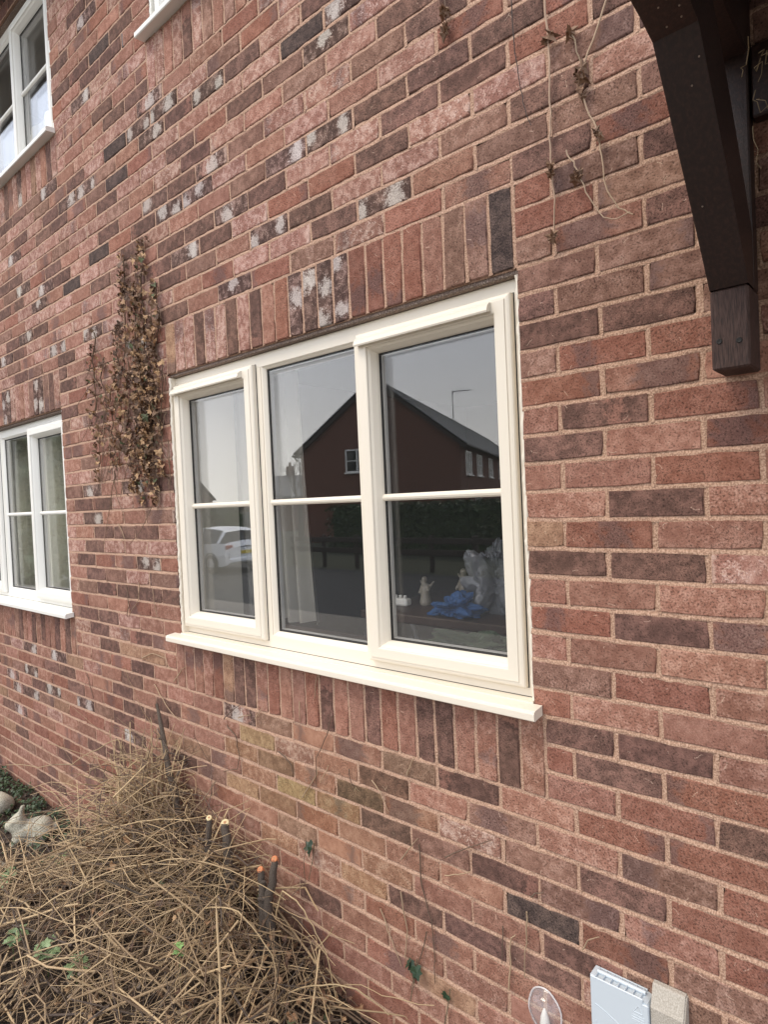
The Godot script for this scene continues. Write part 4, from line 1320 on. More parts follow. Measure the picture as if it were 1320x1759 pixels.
	# young green plants in the heap
	var names := ["bright green seedling rosette near the bottom edge of the heap", "pale green toothed plant at the left edge beside the straw", "pale green plant low at the left edge", "grey-green plant among the straw at the lower left", "tiny green plant under the straw below the rabbit", "grey-green plant in the straw left of the rosette", "green weed at the bottom left corner"]
	var spots := [[-1.30, 0.41, 0.026, 0.16], [-2.67, 0.52, 0.040, 0.05], [-2.10, 0.68, 0.036, 0.05], [-1.86, 0.64, 0.034, 0.05], [-2.45, 0.36, 0.03, 0.10], [-1.70, 0.60, 0.028, 0.06], [-1.95, 0.86, 0.034, 0.03]]
	for q in spots.size():
		var w: Array = spots[q]
		var v := node("young_plant", Vector3(w[0], GROUND + mound(w[0], w[1]) * 0.95 + 0.045, w[1]))
		tag(v, names[q], "plant")
		var st2 := MB.new()
		st2.col = Color(0.12, 0.16, 0.06)
		st2.tube([Vector3(0, -w[3] * 0.6 - 0.05, 0), Vector3(0.004, 0.0, 0.002), Vector3(0.006, 0.02, 0.004)], 0.0022, 0.0016, 5)
		put("stem", st2, M.green, v)
		for k in (6 if q == 0 else 13):
			var lf := MB.new()
			lf.col = (Color(0.24, 0.40, 0.14) if q == 0 else Color(0.22, 0.30, 0.14)) * rr(0.75, 1.2)
			var x := Transform3D(Basis(Vector3(0, 1, 0), TAU * k / 6.0 + rr(-0.2, 0.2)) * Basis(Vector3(1, 0, 0), rr(-2.1, -1.2)) , Vector3(0.006 + rr(-0.03, 0.03) * (0.0 if q == 0 else 1.0), 0.02 + rr(-0.02, 0.02), rr(-0.03, 0.03) * (0.0 if q == 0 else 1.0)))
			leaf_shape(lf, x, w[2] * rr(0.8, 1.2), 0.25)
			put("leaf", lf, M.green, v)

# ---- inside the room ----------------------------------------------------------------------------------
func crumple(mb: MB, size: Vector3, sharp: float, sd: float, at: Vector3) -> void:
	# thin film or cloth crushed into a pile: ridged folds, uneven outline
	var nz := FastNoiseLite.new()
	nz.noise_type = FastNoiseLite.TYPE_SIMPLEX
	nz.fractal_octaves = 1
	nz.frequency = 0.05
	nz.seed = int(sd * 100.0)
	mb.grid(96, 60, func(u: float, v: float) -> Vector3:
		var a := u * TAU
		var b := lerpf(-PI * 0.5, PI * 0.5, v)
		var d := Vector3(cos(a) * cos(b), sin(b), -sin(a) * cos(b))
		var warp := d + Vector3(nz.get_noise_3dv(d * 40.0), nz.get_noise_3dv(d * 40.0 + Vector3.ONE * 90.0), 0.0) * 0.35
		var k := 1.0 + nz.get_noise_3dv(d * 24.0) * sharp * 1.5 - absf(nz.get_noise_3dv(warp * 45.0)) * sharp * 0.55 - absf(nz.get_noise_3dv(warp * 95.0)) * sharp * 0.30 + 0.2 * sharp
		var pt := d * k * size
		pt.y = maxf(pt.y, -size.y * 0.75)
		return at + pt + Vector3(0, size.y * 0.75, 0))

func build_clutter() -> void:
	var t := node("side_table", Vector3(-0.45, -2.2, -0.75))
	tag(t, "dark wooden table behind the right window pane", "table")
	var o := -t.position
	var tp := MB.new()
	tp.box(Vector3(-1.15, -1.035, -1.05) + o, Vector3(0.25, -1.0, -0.43) + o, 0.004)
	put("table_top", tp, M.dark_wood, t)
	for q in [[-1.10, -1.0], [-1.10, -0.48], [0.16, -1.0], [0.16, -0.48]]:
		var lg := MB.new()
		lg.box(Vector3(q[0], -2.2, q[1]) + o, Vector3(q[0] + 0.045, -1.0355, q[1] + 0.045) + o, 0.003)
		put("leg", lg, M.dark_wood, t)
	var bag := MB.new()
	crumple(bag, Vector3(0.10, 0.135, 0.08), 0.5, 3.0, Vector3(-0.60, -0.999, -0.64))
	tag(put("plastic_bag", bag, M.bag), "crumpled clear white plastic bag on the table inside the right pane", "plastic bag")
	var bag2 := MB.new()
	crumple(bag2, Vector3(0.13, 0.12, 0.10), 0.5, 7.0, Vector3(-0.33, -0.999, -0.62))
	tag(put("plastic_bag", bag2, M.bag_grey), "greyish crumpled plastic bag at the right edge of the right pane", "plastic bag")
	var cl := MB.new()
	crumple(cl, Vector3(0.085, 0.045, 0.06), 0.45, 11.0, Vector3(-0.70, -0.999, -0.50))
	tag(put("blue_cloth", cl, M.blue), "crumpled bright blue cloth on the table inside the right pane", "cloth")
	for q in [[-0.97, -0.66, 0.13, "small pale figurine inside the right pane, nearer the mullion"], [-0.83, -0.76, 0.16, "taller pale figurine beside the plastic bag inside"]]:
		var f := MB.new()
		var h: float = q[2]
		var P := Vector3(q[0], -0.999, q[1])
		solid(f, [[P + Vector3(0, 0.012, 0), P + Vector3(0, h * 0.45, 0), h * 0.20, h * 0.12], [P + Vector3(0, h * 0.45, 0), P + Vector3(0, h * 0.64, 0), h * 0.12, h * 0.11], [P + Vector3(0, h * 0.72, 0.004), P + Vector3(0, h * 0.86, 0.002), h * 0.065, h * 0.10],
			[P + Vector3(-h * 0.10, h * 0.62, 0), P + Vector3(-h * 0.20, h * 0.40, h * 0.08), h * 0.05, h * 0.04], [P + Vector3(h * 0.10, h * 0.62, 0), P + Vector3(h * 0.22, h * 0.50, h * 0.10), h * 0.05, h * 0.04],
			[P + Vector3(-h * 0.08, h * 0.55, -h * 0.10), P + Vector3(-h * 0.28, h * 0.78, -h * 0.14), h * 0.05, h * 0.03], [P + Vector3(h * 0.08, h * 0.55, -h * 0.10), P + Vector3(h * 0.28, h * 0.78, -h * 0.14), h * 0.05, h * 0.03]], 0.0045, 0.012, 0.0006)
		tag(put("figurine", f, M.ceramic), q[3], "figurine", "ornaments inside the window")
	var ad := node("plug_block", Vector3(-1.06, -0.9995, -0.60))
	tag(ad, "white plug block with a cable on the table behind the glass", "plug block")
	var ab := MB.new()
	ab.box(Vector3(-0.045, 0.0, -0.02), Vector3(0.045, 0.032, 0.02), 0.006)
	put("block", ab, M.white_upvc, ad)
	for q in 3:
		var pl := MB.new()
		pl.box(Vector3(-0.034 + q * 0.026, 0.0322, -0.006), Vector3(-0.022 + q * 0.026, 0.045, 0.006), 0.002)
		put("plug", pl, M.white_upvc, ad)
	var cb := MB.new()
	cb.tube([Vector3(-0.044, 0.012, 0), Vector3(-0.08, 0.004, 0.01), Vector3(-0.12, 0.006, 0.03)], 0.003, 0.003, 6)
	put("cable", cb, M.white_upvc, ad)
	var cn := MB.new()
	var loop := []
	for q in 13:
		var a := PI * q / 12.0
		loop.append(Vector3(-0.60 + 0.022 * cos(a), -1.078 + 0.03 * sin(a), -0.34))
	cn.tube(loop, 0.008, 0.008, 8)
	tag(put("striped_handle", cn, M.candy), "small pink and white curved handle on the window board", "ornament")
	var hp := MB.new()
	crumple(hp, Vector3(0.17, 0.05, 0.045), 0.5, 17.0, Vector3(-0.48, -1.0995, -0.33))
	tag(put("dark_green_cloth", hp, M.dark_green), "dark green cloth bunched along the window board", "cloth")
	var ch := node("metal_chair", Vector3(-1.32, -2.2, -1.0))
	tag(ch, "dark chair with a curved metal back seen through the middle pane", "chair")
	o = -ch.position
	var bk := MB.new()
	var arc := []
	for q in 15:
		var a := PI * q / 14.0
		arc.append(Vector3(-1.32 + 0.17 * cos(a), -1.26 + 0.22 * sin(a), -0.82) + o)
	bk.tube(arc, 0.011, 0.011, 8)
	put("back_hoop", bk, M.steel, ch)
	var seat := MB.new()
	seat.box(Vector3(-1.52, -1.76, -1.22) + o, Vector3(-1.12, -1.72, -0.82) + o, 0.012)
	put("seat", seat, M.dark_wood, ch)
	for q in [[-1.50, -0.83], [-1.14, -0.83], [-1.50, -1.2], [-1.14, -1.2]]:
		var lg := MB.new()
		lg.tube([Vector3(q[0], -2.2, q[1]) + o, Vector3(q[0], -1.26 if q[1] > -1.0 else -1.76, q[1]) + o], 0.011, 0.011, 8)
		put("leg", lg, M.steel, ch)

# ---- across the road: what the panes mirror -----------------------------------------------------------
const ROAD := -2.74
func build_street() -> void:
	var g := MB.new()
	g.quad(Vector3(-140, ROAD - 0.02, 160), Vector3(140, ROAD - 0.02, 160), Vector3(140, ROAD - 0.02, -20), Vector3(-140, ROAD - 0.02, -20))
	tag(put("ground", g, M.grass), "", "", "", "structure")
	var r := MB.new()
	r.quad(Vector3(-130, ROAD - 0.012, 12.6), Vector3(120, ROAD - 0.012, 12.6), Vector3(120, ROAD - 0.012, 6.6), Vector3(-130, ROAD - 0.012, 6.6))
	tag(put("road", r, M.asphalt), "", "", "", "structure")
	var pv := MB.new()
	pv.box(Vector3(-30, ROAD - 0.3, 1.46), Vector3(12, GROUND - 0.05, 4.6))
	pv.box(Vector3(-130, ROAD - 0.3, 4.602), Vector3(120, ROAD + 0.10, 6.45), 0.01)
	tag(put("pavement", pv, M.paving), "", "", "", "structure")
	# the house opposite
	var L := Vector3(-24.7, ROAD, 20.95)
	var e1 := Vector3(0.917, 0, 0.399).normalized()
	var e2 := Vector3(-e1.z, 0, e1.x)
	var house := node("opposite_house", L)
	tag(house, "dark red brick house with a tiled gable roof, mirrored in the panes", "house")
	house.basis = Basis(e1, Vector3.UP, -e2).orthonormalized()   # local x along the gable, -z away from the road
	var W := 8.6; var D := 40.0; var E := 4.95; var A := 8.35
	var wl := MB.new()
	wl.quad(Vector3(0, 0, 0), Vector3(W, 0, 0), Vector3(W, E, 0), Vector3(0, E, 0))
	wl.tri(Vector3(0, E, 0), Vector3(W, E, 0), Vector3(W / 2, A, 0))
	wl.quad(Vector3(W, 0, 0), Vector3(W, 0, -D), Vector3(W, E, -D), Vector3(W, E, 0))
	wl.quad(Vector3(0, 0, -D), Vector3(0, 0, 0), Vector3(0, E, 0), Vector3(0, E, -D))
	wl.quad(Vector3(W, 0, -D), Vector3(0, 0, -D), Vector3(0, E, -D), Vector3(W, E, -D))
	wl.tri(Vector3(W, E, -D), Vector3(0, E, -D), Vector3(W / 2, A, -D))
	put("wall", wl, M.far_brick, house)
	var slope := (A - E) / (W / 2)
	for s in [-1.0, 1.0]:
		var rf := MB.new()
		var rows := 26
		for q in rows:
			var t0 := float(q) / rows
			var t1 := (q + 1.06) / rows
			var xa: float = W / 2 + s * (W / 2 + 0.35) * t0
			var xb: float = W / 2 + s * (W / 2 + 0.35) * t1
			var ya := A + 0.10 - slope * (W / 2 + 0.35) * t0
			var yb := A + 0.10 - slope * (W / 2 + 0.35) * t1 + 0.02
			var pts := [Vector3(xa, ya - 0.05, 0.22), Vector3(xb, yb - 0.05, 0.22), Vector3(xb, yb + 0.012, 0.22), Vector3(xa, ya, 0.22)]
			rf.prism(pts, Vector3(0, 0, -D - 0.4))
		put("roof", rf, M.tile, house)
		var vg := MB.new()
		var a := Vector3(W / 2, A + 0.0, 0.05)
		var b := Vector3(W / 2 + s * (W / 2 + 0.3), E - 0.27, 0.05)
		vg.prism([a, b, b - Vector3(0, 0.2, 0), a - Vector3(0, 0.22, 0)], Vector3(0, 0, 0.12))
		put("bargeboard", vg, M.dark_board, house)
		var gt := MB.new()
		gt.tube([Vector3(W / 2 + s * (W / 2 + 0.38), E - 0.30, 0.2), Vector3(W / 2 + s * (W / 2 + 0.38), E - 0.30, -D)], 0.06, 0.06, 8)
		put("gutter", gt, M.dark_board, house)
	var dp := MB.new()
	dp.tube([Vector3(-0.36, E - 0.32, -0.05), Vector3(-0.30, E - 0.5, -0.02), Vector3(-0.06, E - 0.62, 0.06), Vector3(-0.05, 0.0, 0.06)], 0.035, 0.035, 8)
	put("downpipe", dp, M.dark_board, house)
	var ar := MB.new()
	ar.tube([Vector3(W / 2 + 0.4, A - 0.4, -19.0), Vector3(W / 2 + 0.4, A + 2.2, -19.0)], 0.05, 0.04, 5)
	ar.tube([Vector3(W / 2 + 0.4, A + 2.1, -19.0), Vector3(W / 2 + 2.0, A + 2.05, -18.6)], 0.035, 0.035, 5)
	for q in 6:
		ar.tube([Vector3(W / 2 + 0.5 + q * 0.22, A + 1.85, -18.8), Vector3(W / 2 + 0.5 + q * 0.22, A + 2.3, -18.8)], 0.012, 0.012, 4)
	put("aerial", ar, M.steel, house)
	# windows: face 0 is the gable, face 1 the long side
	for w in [[0, 2.55, 3.62, 1.30, 1.2], [0, 2.9, 0.75, 1.5, 1.2], [1, 1.5, 3.25, 1.8, 1.25], [1, 5.2, 3.25, 1.8, 1.25], [1, 10.0, 3.25, 1.8, 1.25], [1, 15.0, 3.25, 1.8, 1.25], [1, 21.0, 3.25, 1.8, 1.25], [1, 4.2, 0.8, 2.0, 1.3]]:
		var v := node("window", Vector3.ZERO, house)
		if w[0] == 1:
			v.transform = Transform3D(Basis(Vector3(0, 1, 0), PI / 2), Vector3(W, 0, 0))
		var x: float = w[1]; var y: float = w[2]
		var fr := MB.new()
		fr.ring(x, x + w[3], y, y + w[4], [Vector2(0, 0.0), Vector2(0, 0.05), Vector2(0.07, 0.05), Vector2(0.08, 0.02)])
		for k in ([0.5] if w[3] < 1.6 else [0.33, 0.67]):
			fr.box(Vector3(x + w[3] * k - 0.04, y + 0.07, 0.015), Vector3(x + w[3] * k + 0.04, y + w[4] - 0.07, 0.048))
		fr.box(Vector3(x + 0.07, y + w[4] * 0.5 - 0.018, 0.015), Vector3(x + w[3] - 0.07, y + w[4] * 0.5 + 0.018, 0.040))
		put("frame", fr, M.white_upvc, v)
		var gl := MB.new()
		gl.box(Vector3(x + 0.05, y + 0.05, 0.002), Vector3(x + w[3] - 0.05, y + w[4] - 0.05, 0.02))
		put("pane", gl, M.far_glass, v)
		var sl := MB.new()
		sl.box(Vector3(x - 0.06, y - 0.07, 0.002), Vector3(x + w[3] + 0.06, y - 0.003, 0.14), 0.01)
		put("sill", sl, M.white_upvc, v)
	# farther houses
	for h in [[Vector3(-56, ROAD, 30), 9.0, 2.9, 4.6, 0.9, "far low house with a shallow roof beyond the parked car"], [Vector3(-40, ROAD, 36), 11.0, 2.7, 4.4, 0.5, "far bungalow roofline behind the bare tree"], [Vector3(-70, ROAD, 12), 14.0, 4.8, 7.6, 1.3, "far brick house at the end of the street"]]:
		var v := node("far_house", h[0])
		v.rotation.y = h[4]
		tag(v, h[5], "house", "houses far down the street")
		var w: float = h[1]; var e: float = h[2]; var a: float = h[3]
		var b := MB.new()
		b.box(Vector3(-w / 2, 0, -4), Vector3(w / 2, e, 4))
		b.prism([Vector3(-w / 2, e, 4), Vector3(w / 2, e, 4), Vector3(0, a - 0.05, 4)], Vector3(0, 0, -8))
		put("wall", b, M.far_brick, v)
		for s in [-1.0, 1.0]:
			var f := MB.new()
			f.prism([Vector3(0, a, 4.3), Vector3(s * (w / 2 + 0.3), e - 0.15, 4.3), Vector3(s * (w / 2 + 0.3), e - 0.02, 4.3), Vector3(0, a + 0.14, 4.3)], Vector3(0, 0, -8.6))
			put("roof", f, M.tile, v)
		var c := MB.new()
		c.box(Vector3(-0.3, a - 0.5, -2.4), Vector3(0.3, a + 0.9, -1.8), 0.03)
		c.lathe([Vector2(0.13, a + 0.9), Vector2(0.11, a + 1.25), Vector2(0.08, a + 1.26)], 10, Transform3D(Basis(), Vector3(0, 0, -2.1)))
		put("chimney", c, M.far_brick, v)
		for q in 3:
			var wi := MB.new()
			wi.box(Vector3(-w * 0.36 + q * w * 0.27, 0.9, 4.0), Vector3(-w * 0.36 + q * w * 0.27 + 1.3, 2.1, 4.04), 0.01)
			put("window", wi, M.white_upvc, v)
	# hedge before the gable
	var hd := node("garden_hedge", Vector3(-13.0, ROAD, 17.6))
	tag(hd, "clipped evergreen hedge before the house opposite, mirrored in the right pane", "hedge")
	hd.rotation.y = 0.62 - PI / 2 + 1.0
	var core := MB.new()
	core.box(Vector3(-6, 0, -0.5), Vector3(6, 1.85, 0.5), 0.2)
	put("branches", core, M.hedge_core, hd)
	var lf := MB.new()
	for q in 6500:
		lf.col = Color(0.035, 0.060, 0.022) * rr(0.5, 1.5)
		var face := rng.randf()
		var p := Vector3(rr(-6.1, 6.1), rr(0.0, 1.9), 0.55 + rr(-0.08, 0.1)) if face < 0.4 else (Vector3(rr(-6.1, 6.1), 1.88 + rr(-0.08, 0.14), rr(-0.6, 0.6)) if face < 0.65 else Vector3(rr(-6.1, 6.1), rr(0.0, 1.9), -0.55 - rr(-0.08, 0.1)))
		leaf_shape(lf, Transform3D(Basis(Vector3(0, 1, 0), rr(0, TAU)) * Basis(Vector3(1, 0, 0), rr(-2.0, 0.3)), p), rr(0.09, 0.16), 0.3)
	put("foliage", lf, M.green, hd)
	var lh := node("boundary_hedge", Vector3(-42.0, ROAD, 19.0))
	tag(lh, "long dark hedge behind the parked car, mirrored in the left casement", "hedge")
	var lc := MB.new()
	lc.box(Vector3(-16, 0, -0.6), Vector3(14, 1.9, 0.6), 0.25)
	put("branches", lc, M.hedge_core, lh)
	var ll := MB.new()
	for q in 3500:
		ll.col = Color(0.040, 0.055, 0.024) * rr(0.5, 1.5)
		var top_ := rng.randf() < 0.45
		leaf_shape(ll, Transform3D(Basis(Vector3(0, 1, 0), rr(0, TAU)) * Basis(Vector3(1, 0, 0), rr(-2.0, 0.3)), Vector3(rr(-16, 14), 1.9 + rr(-0.1, 0.3) if top_ else rr(0.0, 2.0), rr(-0.6, 0.6) if top_ else -0.65 + rr(-0.1, 0.1))), rr(0.16, 0.30), 0.3)
	put("foliage", ll, M.green, lh)
	# knee-high rail along the verge
	var fn := node("rail_fence", Vector3(-16.2, ROAD, 12.9))
	tag(fn, "low dark timber rail fence along the far verge, mirrored in the middle pane", "fence")
	for q in 8:
		var ps := MB.new()
		ps.box(Vector3(q * 1.5 - 0.06, 0, -0.06), Vector3(q * 1.5 + 0.06, 1.08, 0.06), 0.02)
		put("post", ps, M.dark_board, fn)
	for y in [0.50, 0.84]:
		var rl := MB.new()
		rl.box(Vector3(-0.1, y, -0.10), Vector3(10.7, y + 0.17, -0.062), 0.01)
		put("rail", rl, M.dark_board, fn)
	for q in [[-22.5, 24.0, 5.2, "bare tree beyond the left end of the house opposite"], [-33.0, 20.0, 6.0, "bare tree behind the parked car, farther left"], [-30.0, 8.4 + 8.0, 5.0, "bare tree on the verge to the left"]]:
		var v := node("bare_tree", Vector3(q[0] - 6.0, ROAD, q[1]))
		tag(v, q[3], "tree", "leafless trees across the road")
		var tk := MB.new()
		tk.col = Color(0.09, 0.07, 0.055)
		tk.tube([Vector3.ZERO, Vector3(0.1, q[2] * 0.2, 0), Vector3(0.0, q[2] * 0.42, 0.1)], 0.16, 0.11, 8)
		put("trunk", tk, M.plant, v)
		var cr := MB.new()
		cr.col = Color(0.10, 0.08, 0.065)
		branch(cr, Vector3(0, q[2] * 0.38, 0.1), Vector3(0.1, 1, 0.1), q[2] * 0.24, 0.08, 5)
		branch(cr, Vector3(0, q[2] * 0.42, 0.1), Vector3(-0.5, 1, -0.1), q[2] * 0.22, 0.07, 5)
		put("crown", cr, M.plant, v)
	var ev := node("evergreen_tree", Vector3(-19.5, ROAD, 5.4))
	tag(ev, "tall dense evergreen tree down the street to the left", "tree")
	var tk2 := MB.new()
	tk2.col = Color(0.08, 0.06, 0.045)
	tk2.tube([Vector3.ZERO, Vector3(0.1, 5.0, 0), Vector3(0.0, 11.0, 0.1)], 0.28, 0.06, 9)
	for q in 60:
		var y := rr(0.8, 10.5)
		var a := rr(0, TAU)
		var l := 2.6 * (1.0 - y / 12.5)
		tk2.tube([Vector3(0, y, 0), Vector3(cos(a) * l * 0.6, y + 0.4, sin(a) * l * 0.6), Vector3(cos(a) * l, y + 0.5, sin(a) * l)], 0.05, 0.015, 4)
	put("trunk", tk2, M.plant, ev)
	var fl := MB.new()
	for q in 9000:
		var y := 0.5 + 11.0 * rng.randf()
		var a := rr(0, TAU)
		var l := 3.1 * (1.0 - y / 13.0) * sqrt(rng.randf()) * (0.8 + 0.35 * wob.get_noise_2d(a * 60.0, y * 40.0))
		fl.col = Color(0.032, 0.052, 0.024) * rr(0.5, 1.5)
		leaf_shape(fl, Transform3D(Basis(Vector3(0, 1, 0), rr(0, TAU)) * Basis(Vector3(1, 0, 0), rr(-1.6, 0.4)), Vector3(cos(a) * l, y, sin(a) * l)), rr(0.22, 0.42), 0.4)
	put("crown", fl, M.green, ev)
	for c in [[Vector3(-18.3, ROAD, 10.9), "white hatchback parked across the road, mirrored in the left casement"]]:
		car(c[0], c[1])

func branch(mb: MB, at: Vector3, d: Vector3, length: float, r: float, depth: int) -> void:
	var path := [at]
	for k in 3:
		d = (d.normalized() + Vector3(rr(-0.22, 0.22), rr(-0.1, 0.2), rr(-0.22, 0.22))).normalized()
		at += d * length / 3.0
		path.append(at)
	mb.tube(path, r, r * 0.6, 4, false)
	if depth > 0:
		for k in 3:
			branch(mb, path[1 + k % 3], (d + Vector3(rr(-0.9, 0.9), rr(-0.2, 0.5), rr(-0.9, 0.9))).normalized(), length * rr(0.62, 0.82), r * 0.55, depth - 1)

func car(at: Vector3, label: String) -> void:
	var c := node("parked_car", at)
	tag(c, label, "car")
	# stations along the car, nose at -x: x, sill y, belt y, roof y, half width low, half width belt, half width roof
	var S := [[-2.05, 0.34, 0.62, 0.66, 0.62, 0.60, 0.55], [-1.95, 0.24, 0.74, 0.78, 0.80, 0.76, 0.60], [-1.55, 0.20, 0.82, 0.86, 0.86, 0.82, 0.64], [-0.95, 0.20, 0.90, 0.94, 0.88, 0.84, 0.66], [-0.30, 0.20, 0.93, 1.36, 0.88, 0.85, 0.58], [-0.05, 0.20, 0.94, 1.42, 0.88, 0.85, 0.60], [0.55, 0.20, 0.95, 1.46, 0.88, 0.86, 0.62], [0.63, 0.20, 0.95, 1.46, 0.88, 0.86, 0.62], [1.25, 0.20, 0.97, 1.43, 0.88, 0.86, 0.61], [1.60, 0.22, 0.99, 1.38, 0.87, 0.85, 0.58], [1.72, 0.23, 0.99, 1.33, 0.86, 0.84, 0.56], [1.98, 0.28, 0.98, 1.02, 0.82, 0.78, 0.56], [2.06, 0.36, 0.80, 0.84, 0.74, 0.72, 0.52]]
	var body := MB.new()
	var glass := MB.new()
	for q in S.size() - 1:
		var a: Array = S[q]; var b: Array = S[q + 1]
		var mid := Vector3((a[0] + b[0]) * 0.5, 0.7, 0)
		for s in [-1.0, 1.0]:
			var A := [Vector3(a[0], a[1], s * a[4] * 0.93), Vector3(a[0], lerpf(a[1], a[2], 0.45), s * a[4]), Vector3(a[0], a[2], s * a[5]), Vector3(a[0], a[3], s * a[6]), Vector3(a[0], a[3] + 0.04, 0)]
			var B := [Vector3(b[0], b[1], s * b[4] * 0.93), Vector3(b[0], lerpf(b[1], b[2], 0.45), s * b[4]), Vector3(b[0], b[2], s * b[5]), Vector3(b[0], b[3], s * b[6]), Vector3(b[0], b[3] + 0.04, 0)]
			for k in 4:
				var win: bool = (k == 2 and q in [4, 5, 7, 8]) or (k == 3 and q in [3, 10]) or (k == 2 and q == 10)
				(glass if win else body).quad_out(A[k], B[k], B[k + 1], A[k + 1], mid)
	for e in [0, S.size() - 1]:
		var a: Array = S[e]
		var pts := [Vector3(a[0], a[1], -a[4] * 0.93), Vector3(a[0], a[2], -a[5]), Vector3(a[0], a[3], -a[6]), Vector3(a[0], a[3], a[6]), Vector3(a[0], a[2], a[5]), Vector3(a[0], a[1], a[4] * 0.93)]
		body.prism(pts, Vector3(0.01 if e else -0.01, 0, 0))
	put("body", body, M.car_white, c)
	put("windows", glass, M.far_glass, c)
	for x in [-1.28, 1.27]:
		for s in [-1.0, 1.0]:
			var w := node("wheel", Vector3(x, 0.31, s * 0.80), c)
			var ty := MB.new()
			ty.lathe([Vector2(0.20, -0.10), Vector2(0.29, -0.10), Vector2(0.315, -0.07), Vector2(0.315, 0.07), Vector2(0.29, 0.10), Vector2(0.20, 0.10)], 22, Transform3D(Basis(Vector3(1, 0, 0), PI / 2), Vector3.ZERO))
			put("tyre", ty, M.black_paint, w)
			var rm := MB.new()
			rm.lathe([Vector2(0.205, -0.085), Vector2(0.15, -0.07), Vector2(0.05, -0.085), Vector2(0.001, -0.09)], 16, Transform3D(Basis(Vector3(1, 0, 0), PI / 2 * s), Vector3.ZERO))
			put("rim", rm, M.steel, w)
			var arch := MB.new()
			var loop := []
			for q in 13: loop.append(Vector3(cos(PI * q / 12.0) * 0.36, sin(PI * q / 12.0) * 0.36, s * 0.075))
			arch.tube(loop, 0.022, 0.022, 6)
			put("wheel_arch", arch, M.black_paint, w)
	for s in [-1.0, 1.0]:
		var tl := MB.new()
		tl.box(Vector3(1.90, 0.78, s * 0.66 - 0.13), Vector3(2.055, 0.93, s * 0.66 + 0.13), 0.03)
		put("tail_light", tl, M.tail, c)
		var hl := MB.new()
		hl.box(Vector3(-2.02, 0.60, s * 0.58 - 0.12), Vector3(-1.86, 0.72, s * 0.58 + 0.12), 0.03)
		put("headlight", hl, M.far_glass, c)
	var bp := MB.new()
	bp.box(Vector3(1.9, 0.34, -0.72), Vector3(2.12, 0.52, 0.72), 0.05)
	put("rear_bumper", bp, M.car_white, c)
	var np := MB.new()
	np.box(Vector3(2.07, 0.62, -0.26), Vector3(2.085, 0.73, 0.26), 0.004)
	put("number_plate", np, M.plate, c)

